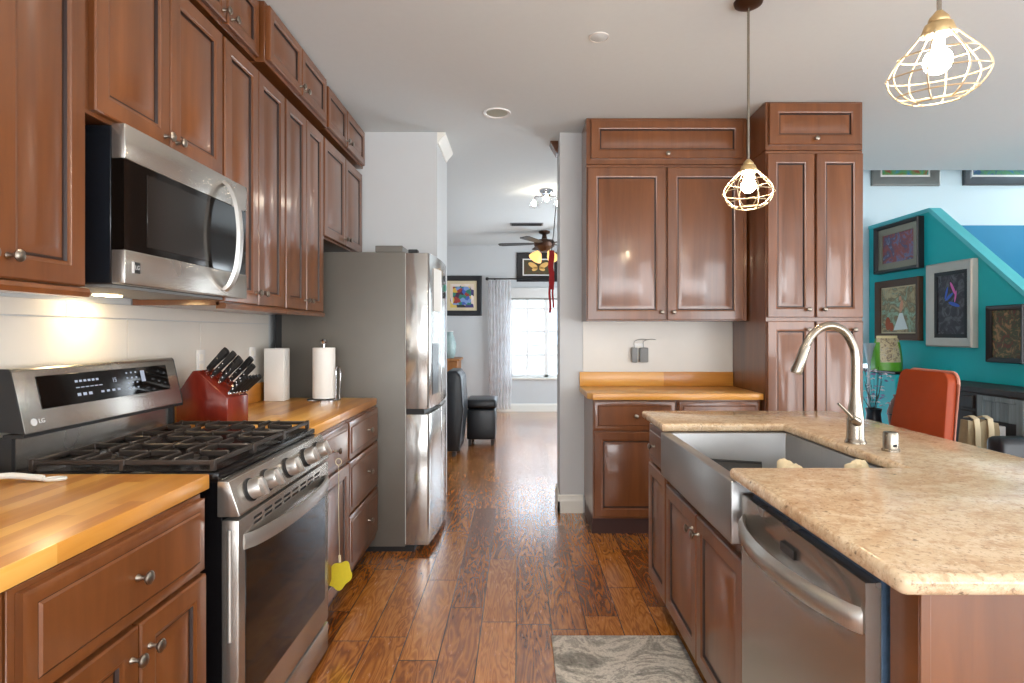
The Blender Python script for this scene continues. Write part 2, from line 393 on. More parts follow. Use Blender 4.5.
# baseboards
b = MB(); b.prism([(FY, 0), (FY-.016, 0), (FY-.016, .10), (FY-.008, .125), (FY, .13)], 'X', -2.68, 2.15); struct(b, 'baseboard_far', 'trim', smooth=False)
b = MB()
prof = [(0, 0), (-.016, 0), (-.016, .085), (-.011, .1), (-.008, .122), (0, .13)]
b.prism([(4.22+u, v) for u, v in prof], 'X', .279, .462); b.prism([(.295+u, v) for u, v in prof], 'Y', 4.204, 4.536)
struct(b, 'baseboard_back', 'trim', smooth=False)
# crown along the two sides of the opening
b = MB(); b.prism([(-.589, H), (-.530, H), (-.536, H-.018), (-.570, H-.058), (-.580, H-.075), (-.589, H-.075)], 'Y', 4.21, 4.70)
struct(b, 'trim_4', 'trim', smooth=False)
b = MB(); b.prism([(.295, H), (.235, H), (.243, H-.02), (.272, H-.07), (.284, H-.09), (.295, H-.09)], 'Y', 4.40, 4.52)
struct(b, 'trim_5', 'cherry', smooth=False)
# window: frame, muntins, panes, sill
b = MB(); yy = FY+.03
for x0, x1, z0, z1 in ((wx0, wx0+.05, wz0, wz1), (wx1-.05, wx1, wz0, wz1), (wx0, wx1, wz0, wz0+.05), (wx0, wx1, wz1-.05, wz1), (.415, .485, wz0, wz1), (1.03, 1.09, wz0, wz1), (1.55, 1.61, wz0, wz1)): b.box(x0, x1, yy, yy+.06, z0, z1, 0, .004, 1)
for x in (.135, .75, 1.32, 1.8): b.box(x-.016, x+.016, yy+.015, yy+.045, wz0, wz1)
for z in (.93, 1.32, 1.70): b.box(wx0+.05, wx1-.05, yy+.018, yy+.042, z-.016, z+.016)
win = struct(b, 'window_1', 'white_gloss', smooth=False)
b = MB(); b.box(wx0+.05, .42, yy+.046, yy+.050, wz0+.05, wz1-.05); b.box(.48, 1.03, yy+.046, yy+.050, wz0+.05, wz1-.05); b.box(1.09, 1.55, yy+.046, yy+.050, wz0+.05, wz1-.05); b.box(1.61, wx1-.05, yy+.046, yy+.050, wz0+.05, wz1-.05); b.build('pane', 'pane', win, smooth=False)
b = MB(); b.box(wx0-.04, wx1+.04, FY-.05, FY+.03, wz0-.03, wz0, 0, .006, 2); b.build('sill', 'trim', win)
# outside: bright pavement and a pale house across the street
b = MB(); b.box(-20, 22, 9.9, 60, -.3, -.15); g = struct(b, 'ground', plain('sunlit_concrete', (178, 176, 172), .8), smooth=False)
b = MB(); b.box(-9, 9, 24, 30, -.15, 3.4, 0); b.prism([(-9.6, 3.4), (9.6, 3.4), (0, 5.6)], 'Y', 23.6, 30, 1)
for x in (-2.2, 1.3): b.box(x-.9, x+.9, 23.94, 24.0, .8, 2.2, 2)
hs = b.build('neighbor_house', [plain('pale_stucco', (176, 170, 162), .8), plain('roof_tiles', (150, 120, 104), .8), plain('house_window', (176, 182, 188), .2)], smooth=False)
tag(hs, 'pale stucco house across the street, seen through the hall window', 'house')

# ------------------------------------------------------------------ cabinet builder
def front(mb, x0, x1, z0, z1, fr=.058, t=.02, y=0, slab=False, mi=(0, 1)):
    wd, gl = mi
    if slab: rings = [(0, 0, wd), (0, -t+.006, wd), (.008, -t+.003, wd), (.026, -t+.003, wd), (.0275, -t+.003, gl), (.032, -t-.001, wd), (.036, -t-.001, wd)]
    else: rings = [(0, 0, wd), (0, -t+.004, wd), (.004, -t, wd), (fr-.010, -t, wd), (fr-.005, -t+.003, wd), (fr, -t+.004, wd), (fr+.003, -t+.011, gl), (fr+.0085, -t+.011, gl), (fr+.034, -t+.002, wd)]
    vs = []; fs = []; ms = []
    for k, (i, yy, m) in enumerate(rings):
        vs += [(x0+i, y+yy, z0+i), (x1-i, y+yy, z0+i), (x1-i, y+yy, z1-i), (x0+i, y+yy, z1-i)]
        if k:
            for j in range(4): fs.append((4*(k-1)+j, 4*(k-1)+(j+1) % 4, 4*k+(j+1) % 4, 4*k+j)); ms.append(m)
    k = len(rings)-1; fs.append((4*k, 4*k+1, 4*k+2, 4*k+3)); ms.append(wd)
    fs.append((3, 2, 1, 0)); ms.append(wd)
    o = len(mb.v); mb.v += vs; mb.f += [tuple(i+o for i in f) for f in fs]; mb.mi += ms
KNOB = [(.0075, 0), (.0065, .003), (.0045, .008), (.0045, .017), (.011, .021), (.0145, .025), (.0145, .028), (.010, .0315), (0, .033)]
def knob(parent, x, y, z, name='knob'):
    mb = MB(); mb.lathe(KNOB, 16, 0, R(PI/2, 'X')); o = mb.build(name, 'pewter', parent); o.location = (x, y, z); return o
def cabinet(name, label, loc, rz, wd, dp, z1, fronts, toe=0, group=None, extra=None, cat='cabinet', proud=0):
    # local x to the right when facing it, y into it; loc = base centre of the face
    r = thing(name, label, cat, loc, rz, group)
    mb = MB(); mb.box(-wd/2, wd/2, 0, dp, toe, z1, 0, .0015, 1)
    mb.build('carcass', 'cherry', r)
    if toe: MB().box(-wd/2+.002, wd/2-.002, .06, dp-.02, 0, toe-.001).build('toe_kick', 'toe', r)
    for f in fronts:
        kind, x0, x1, a, e = f[:5]; kn = f[5] if len(f) > 5 else None
        slab = kind == 'drawer'
        mb = MB(); front(mb, x0, x1, a, e, fr=f[6] if len(f) > 6 else .058, slab=slab)
        # own origin at the front's centre
        cx, cz = (x0+x1)/2, (a+e)/2
        mb.v = [(p[0]-cx, p[1], p[2]-cz) for p in mb.v]
        d = mb.build(kind, ['cherry', 'glaze'], r, angle=25); d.location = (cx, -.0005, cz)
        if kn: knob(d, kn[0]-cx, -.0215 if slab else -.0205, kn[1]-cz)
    if extra: extra(r)
    return r
def two_doors(w2, a, e, kz=None, gap=.003, ins=.004, kin=.028):
    o = [('door', -w2+ins, -gap/2, a, e, (-kin, kz) if kz else None), ('door', gap/2, w2-ins, a, e, (kin, kz) if kz else None)]
    return o
UG = 'cherry wall cabinets on the left wall'; SG = 'small stacked cabinets under the ceiling'; BG = 'cherry base cabinets on the left'
LR = PI/2
def left_upper(y0, y1, z0, z1, doors, label, group, dz0=.015, dz1=.05, kz=.06, rail=True, x=-1.14, dp=.332, kin=.028):
    w_ = y1-y0
    def ex(r):
        if rail: MB().prism([(-.022, -.012), (-.026, 0), (-.022, .010), (0, .014), (.014, .014), (.014, -.012)], 'X', -w_/2, w_/2).build('light_rail', 'cherry', r)
    if z1 == 2.47: z1 = 2.438; dz1 = .012
    fr = []
    for (a, e, k) in doors:
        kn = None
        if k == 'r': kn = (e-kin-(y0+y1)/2, z0*0+dz0+kz)
        if k == 'l': kn = (a+kin-(y0+y1)/2, z0*0+dz0+kz)
        fr.append(('door', a-(y0+y1)/2, e-(y0+y1)/2, dz0, z1-z0-dz1, kn, .058 if z1-z0 > .5 else .048))
    return cabinet('wall_cabinet' if z1-z0 > .5 else 'stacked_cabinet', label, (x, (y0+y1)/2, z0), LR, w_, dp, z1-z0, fr, group=group, extra=ex)
left_upper(.98, 1.522, 1.40, 2.47, [(.99, 1.247, 'r'), (1.253, 1.513, 'l')], 'cherry wall cabinet with a tall door left of the microwave', UG, dz1=.045, kz=.05)
left_upper(1.526, 2.222, 1.874, 2.47, [(1.548, 1.878, 'r'), (1.884, 2.212, 'l')], 'short cherry wall cabinet directly above the microwave', UG, dz0=.012, dz1=.045, kz=.03, rail=False)
left_upper(2.226, 2.806, 1.40, 2.47, [(2.230, 2.513, 'r'), (2.519, 2.798, 'l')], 'tall cherry wall cabinet just beyond the microwave handle', UG, dz1=.045, kz=.05)
left_upper(2.810, 3.362, 1.40, 2.47, [(2.816, 3.082, 'r'), (3.088, 3.352, 'l')], 'tall cherry wall cabinet standing beside the fridge, last before the shallow fridge cabinet', UG, dz1=.045, kz=.05)
left_upper(3.366, 4.200, 1.846, 2.47, [(3.376, 3.778, 'r'), (3.786, 4.180, 'l')], 'cherry wall cabinet hung directly above the fridge', UG, dz0=.012, dz1=.045, kz=.04, rail=False)
left_upper(1.88, 2.535, 2.472, 2.738, [(1.89, 2.243, 'r'), (2.253, 2.525, 'l')], 'small stacked cabinet at the ceiling above the microwave', SG, dz0=.014, dz1=.014, kz=.03, rail=False)
left_upper(2.539, 3.364, 2.472, 2.738, [(2.552, 2.926, 'r'), (2.934, 3.30, 'l')], 'small stacked cabinet at the ceiling above the two tall wall cabinets', SG, dz0=.014, dz1=.014, kz=.03, rail=False, x=-1.105, dp=.367)
left_upper(3.368, 4.200, 2.472, 2.738, [(3.384, 3.745, 'r'), (3.755, 4.175, 'l')], 'small stacked cabinet at the ceiling over the fridge', SG, dz0=.014, dz1=.014, kz=.03, rail=False, x=-1.12, dp=.352)

# base cabinets on the left
def left_base(y0, y1, fr, label): return cabinet('base_cabinet', label, (-.84, (y0+y1)/2, 0), LR, y1-y0, .62, .872, fr, toe=.10, group=BG)
left_base(.958, 1.542, [('drawer', -.276, .286, .676, .861, (0.005, .770)), ('door', -.276, .013, .125, .664, (-.013, .602)), ('door', .019, .286, .125, .664, (.047, .602))],
          'cherry base cabinet with one wide drawer over two doors, left of the range')
left_base(.33, .952, [('drawer', -.28, .28, .676, .861, (0, .770)), ('door', -.28, -.003, .125, .664, (-.030, .602)), ('door', .003, .28, .125, .664, (.030, .602))],
          'cherry base cabinet at the near end of the left counter, mostly out of view')
left_base(2.366, 2.832, [('drawer', -.225, .225, .676, .861, (0, .770)), ('door', -.225, .225, .125, .664, (-.19, .602))],
          'cherry base cabinet with one door, tucked beside the far side of the range')
left_base(2.836, 3.425, [('drawer', -.288, .283, .676, .861, (.04, .770)), ('drawer', -.288, .283, .412, .664, (.04, .545)), ('drawer', -.288, .283, .14, .40, (.04, .28))],
          'cherry base cabinet of three drawers beside the fridge')
# left countertops (butcher block), the far one with its upstand
ct = MB().box(-1.468, -.837, .2, 1.583, .874, .914, 0, .003, 2).build('countertop', 'butcher_y')
tag(ct, 'butcher block countertop in the left foreground, holding a clear utensil', 'countertop', 'butcher block countertops')
r = thing('countertop', 'butcher block countertop between the range and the fridge', 'countertop', (-1.15, 2.9, .874), 0, 'butcher block countertops')
MB().box(-.318, .313, -.541, .540, 0, .04, 0, .003, 2).build('slab', 'butcher_y', r)
MB().box(-.318, -.296, -.541, .540, .0405, .142, 0, .003, 2).build('upstand', 'butcher_y', r)

# ------------------------------------------------------------------ gas range
Y0, Y1 = 1.597, 2.352
rg = thing('gas_range', 'stainless steel gas range with black grates and five knobs', 'range', (-1.1, (Y0+Y1)/2, 0))
ox, oy = -1.1, (Y0+Y1)/2
def rel(mb, o=(ox, oy, 0)): mb.v = [(p[0]-o[0], p[1]-o[1], p[2]-o[2]) for p in mb.v]; return mb
b = MB(); b.box(-1.44, -.816, Y0+.012, Y1-.012, .03, .892, 0, .002, 1); rel(b).build('body', 'black', rg)
b = MB(); b.box(-1.44, -.82, Y0, Y1, .893, .912, 0, .004, 2); b.box(-1.34, -.84, Y0+.02, Y1-.02, .9125, .914); rel(b).build('cooktop', 'black', rg)
b = MB(); b.prism([(-.824, .792), (-.824, .889), (-.793, .889), (-.763, .797), (-.766, .792)], 'Y', Y0, Y1, 0, .002, 2); cp = rel(b).build('control_panel', 'steel_h', rg)
nrm = Vector((.952, 0, .307))
for ky in (1.69, 1.80, 1.965, 2.13, 2.255):
    base = Vector((-.778, ky, .842)); q = nrm.to_track_quat('Z', 'Y').to_matrix().to_4x4()
    mb = MB(); mb.lathe([(.034, 0), (.034, .006), (.030, .009)], 24, 1); mb.lathe([(.029, .009), (.0285, .036), (.026, .041), (0, .0415)], 24, 0)
    mb.box(-.006, .006, -.028, .028, .034, .050, 0, .003, 2)
    k = mb.build('burner_knob', ['steel', 'black_matte'], cp); k.matrix_local = T(base.x-ox, base.y-oy, base.z) @ q @ R(.3, 'Z')
# oven door
b = MB(); b.box(-.8135, -.766, Y0+.002, Y1-.002, .15, .782, 0, .004, 2); od = rel(b).build('oven_door', 'steel_h', rg)
b = MB(); b.box(-.7665, -.7640, 1.637, 2.305, .248, .690, 0, .002, 1); rel(b).build('glass', 'glass_black', od)
b = MB()
for k in range(8):
    y = 1.69+k*.072
    for z in (.742, .757): b.box(-.7662, -.7655, y, y+.052, z, z+.007)
rel(b).build('vent', 'black_matte', od)
pts = []
for i in range(25):
    t = i/24; pts.append((-.7645+.052*(1-(2*t-1)**2)**.6, Y0+.03+(Y1-Y0-.06)*t))
b = MB(); vs = []; fs = []
for x, y in pts: vs += [(x-.012, y, .695), (x, y, .692), (x+.004, y, .715), (x, y, .735), (x-.012, y, .732)]
for i in range(24):
    for j in range(5): fs.append((5*i+j, 5*i+(j+1) % 5, 5*i+5+(j+1) % 5, 5*i+5+j))
fs += [(4, 3, 2, 1, 0), (120, 121, 122, 123, 124)]; b.add(vs, fs); rel(b).build('handle', 'steel', od)
b = MB(); b.tube([(-.790, Y0+.0015, .45), (-.790, Y0+.0015, .755)], .006, 8); rel(b).build('edge_trim', 'steel', od)
b = MB(); b.box(-.8135, -.766, Y0+.002, Y1-.002, .03, .140, 0, .004, 2); rel(b).build('storage_drawer', 'steel_h', rg)
# backguard
b = MB(); b.box(-1.44, -1.40, Y0+.013, Y1-.013, .9125, 1.0055, 0, .002, 1); rel(b).build('riser', 'steel_h', rg)
bgp = [(-1.350, 1.016), (-1.388, 1.188), (-1.396, 1.196), (-1.43, 1.196), (-1.44, 1.19), (-1.44, 1.022), (-1.40, 1.022)]
b = MB(); b.prism(bgp, 'Y', Y0+.003, Y1-.003, 0, .003, 2); gd = rel(b).build('backguard', 'steel_h', rg)
b = MB(); b.prism(bgp, 'Y', Y0-.001, Y0+.003, 0, .001, 1); b.prism(bgp, 'Y', Y1-.003, Y1+.001, 0, .001, 1); b.box(-1.41, -1.352, Y0, Y1, 1.006, 1.0155); b.box(-1.44, -1.385, Y0-.001, Y0+.012, .9125, 1.0055); b.box(-1.44, -1.385, Y1-.012, Y1+.001, .9125, 1.0055); rel(b).build('end_cap', 'black_matte', rg)
# frame of the slanted face: origin at its lower near corner, u along +Y, v up the slope
vdir = Vector((-.038, 0, .172)).normalized(); ud = Vector((0, 1, 0)); nd = ud.cross(vdir).normalized()
if nd.x < 0: nd = -nd
FM = Matrix(((ud.x, vdir.x, nd.x, -1.350-ox), (ud.y, vdir.y, nd.y, Y0-oy), (ud.z, vdir.z, nd.z, 1.016), (0, 0, 0, 1)))
b = MB(); b.box(.075, .690, .062, .158, .0005, .0022, 0, .001, 1, FM); dsp = b.build('display', 'glass_black', gd)
b = MB()
for i in range(6): b.box(.215+i*.018, .227+i*.018, .128, .135, .0023, .0026, 0, mat=FM)
for i in range(6): b.box(.215+i*.020, .230+i*.020, .110, .113, .0023, .0026, 0, mat=FM)
for i in range(3): b.box(.215+i*.024, .230+i*.024, .085, .094, .0023, .0026, 0, mat=FM)
for i in range(4): b.box(.318+i*.026, .332+i*.026, .086, .093, .0023, .0026, 0, mat=FM)
for i in range(3):
    for j in range(4): b.box(.452+i*.024, .460+i*.024, .085+j*.018, .090+j*.018, .0023, .0026, 0, mat=FM)
text_mb(b, '15', .022, FM @ T(.39, .122, .0024), 0, .0003)
b.box(.530, .552, .105, .145, .0023, .0026, 0, mat=FM); b.build('lettering', 'label', dsp)
b = MB(); LGm = FM @ T(.052, .030, .001)
b.lathe([(.0105, 0), (.0105, .0008), (0, .0009)], 20, 0, LGm @ T(-.014, 0, 0)); text_mb(b, 'LG', .018, LGm @ T(.013, 0, .0006), 0); b.build('logo', 'badge', gd)
# burners and grates
for bx, by, br_ in ((-.98, 1.735, .052), (-1.22, 1.735, .040), (-1.10, 1.975, .045), (-.98, 2.215, .046), (-1.22, 2.215, .036)):
    mb = MB(); mb.lathe([(br_, 0), (br_, .006), (br_*.7, .008), (br_*.7, .013), (br_*.62, .016), (0, .017)], 24); o = mb.build('burner', 'iron', rg); o.location = (bx-ox, by-oy, .9142)
def grate(y0, y1):
    b = MB(); x0, x1 = -1.345, -.845; z0, z1 = .930, .944; t = .0048
    def bar(xa, ya, xb, yb, za=z0, zb=z1, tt=t):
        d = Vector((xb-xa, yb-ya, 0)); L = d.length; a = math.atan2(d.y, d.x)
        b.box(0, L, -tt, tt, za, zb, 0, .003, 1, T(xa, ya, 0) @ R(a, 'Z'))
    bar(x0, y0, x1, y0); bar(x0, y1, x1, y1); bar(x0, y0, x0, y1); bar(x1, y0, x1, y1)
    ym = (y0+y1)/2
    bar((x0+x1)/2, y0, (x0+x1)/2, y1)
    for cx in (x0+.13, x1-.13):
        for a in range(4):
            ang = PI/4+a*PI/2; ex = cx+.125*math.copysign(1, math.cos(ang)); ey = ym+(y1-y0)/2*math.copysign(1, math.sin(ang))
            bar(cx+.026*math.cos(ang), ym+.026*math.sin(ang), cx+.028*math.cos(ang), ey, z0, z1+.004)
        bar(cx-.115, ym, cx-.03, ym, z0, z1+.004); bar(cx+.03, ym, cx+.115, ym, z0, z1+.004)
    for px in (x0, x1, (x0+x1)/2):
        for py in (y0, y1): b.box(px-.007, px+.007, py-.007, py+.007, .9145, z1+.002, 0, .002, 1)
    return rel(b).build('grate', 'iron', rg)
for y0, y1 in ((1.617, 1.853), (1.863, 2.087), (2.097, 2.333)): grate(y0, y1)

# ------------------------------------------------------------------ microwave
mw = thing('microwave', 'stainless over-the-range microwave with a bowed handle and black glass door', 'microwave', (-1.28, 1.964, 1.43))
mo = (-1.28, 1.964, 1.43); m0, m1 = 1.604, 2.323
b = MB(); b.box(-1.465, -1.121, m0+.004, m1-.004, 1.430, 1.868, 0, .003, 1); rel(b, mo).build('case', plain('microwave_case', (24, 28, 34), .25), mw)
b = MB(); b.box(-1.119, -1.080, m0, m1, 1.775, 1.872, 0, .004, 2); rel(b, mo).build('top_band', 'steel_h', mw)
b = MB(); b.box(-1.119, -1.084, m0+.002, m1-.002, 1.5255, 1.7745); dr = rel(b, mo).build('door', 'glass_black', mw)
b = MB(); b.box(-1.119, -1.080, m0, m1, 1.430, 1.525, 0, .004, 2); bb = rel(b, mo).build('lower_band', 'steel_h', mw)
b = MB(); b.box(-1.0838, -1.0825, m0+.10, 2.05, 1.545, 1.755, 0, .001, 1); rel(b, mo).build('window', plain('microwave_window_mesh', (34, 30, 27), .12), dr)
hp = [(-1.079, 2.145, 1.452), (-1.056, 2.145, 1.475), (-1.032, 2.145, 1.54), (-1.022, 2.145, 1.65), (-1.032, 2.145, 1.76), (-1.056, 2.145, 1.825), (-1.079, 2.145, 1.848)]
hp = catmull(hp, 6); b = MB(); vs = []; fs = []
for i, p in enumerate(hp):
    d = (hp[min(i+1, len(hp)-1)]-hp[max(i-1, 0)]).normalized(); nn = Vector((d.z, 0, -d.x))
    for du, dn in ((-.016, -.006), (.016, -.006), (.013, .006), (-.013, .006)): vs.append(p+Vector((0, du, 0))+nn*dn)
for i in range(len(hp)-1):
    for j in range(4): fs.append((4*i+j, 4*i+(j+1) % 4, 4*i+4+(j+1) % 4, 4*i+4+j))
fs += [(3, 2, 1, 0), tuple(4*(len(hp)-1)+j for j in range(4))]; b.add(vs, fs); rel(b, mo).build('handle', 'steel', mw)
b = MB(); b.box(-1.0798, -1.0790, 1.632, 1.642, 1.463, 1.494, 0); b.box(-1.0798, -1.0790, 1.643, 1.667, 1.463, 1.494, 1)
LM = Matrix(((0, 0, 1, -1.0788), (1, 0, 0, 1.655), (0, 1, 0, 1.479), (0, 0, 0, 1)))
text_mb(b, 'LG', .017, LM, 0, .0003); rel(b, mo).build('badge', ['badge', 'black_matte'], bb)
b = MB(); b.box(-1.44, -1.13, m0+.02, m1-.02, 1.422, 1.4295); vt = rel(b, mo).build('vent_grille', 'grey_plastic', mw)
b = MB(); b.box(-1.40, -1.35, 1.92, 1.99, 1.418, 1.4215); rel(b, mo).build('lamp', 'lens', vt)
area('microwave_lamp_light', (-1.40, 1.95, 1.412), (0, 0, 0), .05, .08, .8, (1.0, .80, .52))

# ------------------------------------------------------------------ refrigerator
fo = (-1.0, 3.82, 0); fr = thing('refrigerator', 'tall stainless french door fridge with a grey side panel', 'refrigerator', fo)
fy0, fy1 = 3.448, 4.19
b = MB(); b.box(-1.40, -.672, fy0, fy1, .035, 1.772, 0, .004, 2); rel(b, fo).build('cabinet', 'fridge_grey', fr)
b = MB(); b.box(-1.44, -1.401, fy0+.01, fy1-.01, .035, 1.76); b.box(-1.40, -.62, fy0+.02, fy1-.02, 0, .034); rel(b, fo).build('base', 'black_matte', fr)
b = MB(); b.box(-.85, -.69, fy0+.01, fy1-.01, 1.7725, 1.812, 0, .003, 1); rel(b, fo).build('hinge_cover', 'fridge_grey', fr)
def fx(y):
    t = (y-fy0)/(fy1-fy0); return -.538+.026*math.sin(PI*t)**.6+.012*t
def fdoor(ya, yb, z0, z1, edges):
    n = 12; poly = [(-.668, yb), (-.668, ya)]
    for i in range(n+1):
        y = ya+(yb-ya)*i/n; t = (y-fy0)/(fy1-fy0)
        x = -.538+.026*math.sin(PI*min(max(t, 0), 1))**.6+.012*t
        poly.append((x, y))
    return MB().prism(poly, 'Z', z0, z1, 0, .004, 2)
ym = (fy0+fy1)/2
d1 = rel(fdoor(fy0, ym-.002, .846, 1.768, 0), fo).build('door', 'fridge_steel', fr)
d2 = rel(fdoor(ym+.002, fy1, .846, 1.768, 0), fo).build('door', 'fridge_steel', fr)
d3 = rel(fdoor(fy0, ym-.002, .045, .815, 0), fo).build('freezer_door', 'fridge_steel', fr)
d4 = rel(fdoor(ym+.002, fy1, .045, .815, 0), fo).build('freezer_door', 'fridge_steel', fr)
b = MB(); b.box(-.668, -.56, fy0+.01, fy1-.01, .8155, .8455); rel(b, fo).build('handle_recess', 'black_matte', fr)
b = MB(); b.prism([(-.530, 3.53), (fx(3.53)+.002, 3.53), (fx(3.615)+.002, 3.615), (fx(3.70)+.002, 3.70), (-.53, 3.70)], 'Z', .92, 1.23, 0, .002, 1); dp = rel(b, fo).build('dispenser', 'black', d1)
b = MB(); b.box(-.674, -.669, fy0+.006, fy1-.006, .05, 1.765); rel(b, fo).build('gasket', 'white', fr)
b = MB(); b.box(-.655, -.60, fy0+.01, fy0+.06, 1.7685, 1.79, 0, .003, 1); b.box(-.655, -.60, fy1-.06, fy1-.01, 1.7685, 1.79, 0, .003, 1); rel(b, fo).build('hinge', 'black_matte', fr)
# things held on the fridge doors
for (y, z, s, mt, nm, lb) in ((3.93, 1.66, .022, 'leather_k', 'black', 'small black magnet high on the far fridge door'), (3.98, 1.60, .026, plain('green_magnet', (60, 140, 120), .5), 'green', 'green magnet on the far fridge door, below the upper black one'), (3.95, 1.55, .022, 'black_matte', 'black', 'black magnet under the green one on the fridge door')):
    mb = MB(); mb.lathe([(s, 0), (s, .006), (s*.7, .010), (0, .011)], 10, 0, R(PI/2, 'Y')); o = mb.build('fridge_magnet', mt); o.location = (fx(y)+.002, y, z); tag(o, lb, 'magnet', 'magnets on the fridge')
b = MB(); b.box(0, .002, -.09, .09, -.13, .13); o = b.build('paper_note', 'paper'); o.location = (fx(3.64)+.006, 3.64, 1.56); o.rotation_euler = (0, 0, -.12); tag(o, 'white paper sheet stuck on the near fridge door', 'note')

# ------------------------------------------------------------------ things on the left counters
kb = thing('knife_block', 'red stained wooden knife block on the counter beside the range', 'knife block', (-1.304, 2.49, .9145), -.22)
ko = Vector((-1.304, 2.49, .9145))
b = MB(); b.prism([(-.125, 0), (.125, 0), (.125, .115), (-.02, .225), (-.045, .222), (-.125, .12)], 'Y', -.065, .065, 0, .004, 2); b.build('block', 'knife_red', kb)
KM = T(*ko) @ R(-.22, 'Z')
sd = Vector((.145, 0, -.11)).normalized(); up = Vector((.60, 0, .80)).normalized()
def knife(u, yy, L, r_, label, grp):
    p = Vector((.125, 0, .115))+Vector((-.145, 0, .11))*u+Vector((0, yy, 0)); q = (Vector((0, 0, 1)).rotation_difference(Vector((.74, 0, .67)))).to_matrix().to_4x4()
    k = thing('knife', label, 'knife', (0, 0, 0), 0, grp); k.matrix_world = KM @ T(*p) @ q @ T(0, 0, .004)
    mb = MB(); mb.box(-.007, .007, -.004, .004, -.002, .014, 0, .002, 1); mb.build('bolster', 'chrome', k)
    mb = MB(); vs = []; fs = []
    prof = [(.014, .008), (.03, .0095), (L*.6, .0105), (L*.85, .012), (L, .011)]
    for z, rr in prof:
        for j in range(8): t = 2*PI*j/8; vs.append((rr*r_*1.15*math.cos(t), rr*r_*.7*math.sin(t), z))
    for i in range(len(prof)-1):
        for j in range(8): fs.append((8*i+j, 8*i+(j+1) % 8, 8*i+8+(j+1) % 8, 8*i+8+j))
    fs += [tuple(range(8))[::-1], tuple(8*(len(prof)-1)+j for j in range(8))]; mb.add(vs, fs); mb.build('handle', 'black_matte', k)
    mb = MB()
    for z in (.035, .06, .085): mb.lathe([(.0035, -.0095*r_), (.0035, .0095*r_)], 8, 0, T(0, 0, z) @ R(PI/2, 'X'))
    mb.build('rivet', 'chrome', k)
KG = 'knives in the block'
knife(.92, -.03, .135, 1.35, 'thick black knife handle topmost in the block', KG)
knife(.72, -.035, .15, 1.15, 'long black knife handle second from the top of the block', KG)
knife(.72, .025, .12, 1.0, 'short black knife handle behind the long one near the top of the block', KG)
knife(.50, -.03, .145, 1.1, 'black knife handle in the middle of the block', KG)
knife(.50, .03, .15, 1.1, 'long black knife handle at the back of the middle row', KG)
knife(.30, .015, .14, 1.0, 'slim black knife handle second lowest in the block', KG)
for i, yy in enumerate((-.045, -.025, -.005, .015, .035, .052)): knife(.09, yy, .105, .85, 'small black steak knife handle in the lowest row of the block', 'steak knives in the lowest row')

bx = thing('paper_box', 'tall plain white carton standing against the wall by the fridge', 'box', (-1.365, 3.30, .9145), .0)
b = MB(); b.box(-.055, .055, -.045, .045, 0, .292, 0, .003, 2); b.build('carton', 'paper', bx)
b = MB(); b.box(-.053, .053, -.043, .043, .2925, .295); b.build('flap', 'white', bx)
pt = thing('paper_towel_holder', 'steel holder with an upright side arm and paper towel roll', 'paper towel holder', (-1.10, 3.30, .9145))
b = MB(); b.lathe([(.092, 0), (.092, .006), (.088, .010), (.012, .012), (.006, .014), (.006, .318), (.017, .322), (.020, .333), (.013, .344), (0, .346)], 28); b.build('stand', 'chrome', pt)
b = MB(); b.tube(catmull([(.072, -.02, .008), (.075, -.02, .10), (.075, -.02, .175), (.083, -.005, .19), (.088, .012, .175), (.088, .012, .10), (.084, .012, .008)], 6), .004, 8); b.build('side_arm', 'chrome', pt)
ptr = thing('paper_towel_roll', 'white paper towel roll standing on the steel holder', 'paper towels', (-1.10, 3.30, .9290))
b = MB(); n = 32; b.lathe([(.0605, 0), (.0615, .004), (.0615, .279), (.0605, .283), (.020, .283), (.020, 0), (.0605, 0)], 32); b.build('paper', 'paper', ptr)
b = MB(); b.lathe([(.0195, .002), (.0195, .281), (.0165, .281), (.0165, .002), (.0195, .002)], 20); b.build('core', plain('cardboard', (176, 146, 110), .8), ptr)
ut = thing('measuring_spoon', 'clear plastic spoon lying on the near butcher block counter', 'spoon', (-1.27, 1.49, .9145), .25)
b = MB(); b.tube(catmull([(-.09, .01, .012), (-.03, .012, .016), (.02, .006, .011), (.05, .0, .008)], 6), [.008]*18+[.007], 8); b.build('handle', 'clear', ut)
b = MB(); b.tube([(.075+.024*math.cos(2*PI*i/20), .012*math.sin(2*PI*i/20), .005) for i in range(20)], .0045, 6, 0, True); b.build('loop', 'clear', ut)
b = MB(); b.lathe([(.001, .006), (.020, .008), (.030, .018), (.033, .024), (.031, .024), (.028, .019), (.018, .0105), (.001, .009)], 20, 0, T(-.12, .008, -.003)); b.build('bowl', 'clear', ut)
# fly swatter hanging from the knob beside the range
fs_ = thing('fly_swatter', 'yellow flower shaped fly swatter hanging beside the range', 'fly swatter', (-.785, 2.565, .17), .0)
b = MB(); poly = []
for i in range(40):
    t = 2*PI*i/40; rr = 1+.10*math.cos(5*t+.6); poly.append((.050*rr*math.cos(t)+.012*math.sin(t), .062+.062*rr*math.sin(t)))
b.prism(poly, 'Y', -.002, .002, 0, .001, 1); b.build('swatter_head', 'yellow', fs_)
b = MB(); b.tube([(0, 0, .12), (-.002, 0, .15)], .006, 8); b.tube([(-.002, 0, .148), (-.006, 0, .35), (-.006, 0, .545)], .0013, 6); b.build('handle', 'strap', fs_)
b = MB(); b.tube([(-.006+.013*math.sin(2*PI*i/16), 0, .560-.015*math.cos(2*PI*i/16)) for i in range(16)], .0018, 6, 0, True); b.build('hanging_loop', 'strap', fs_)
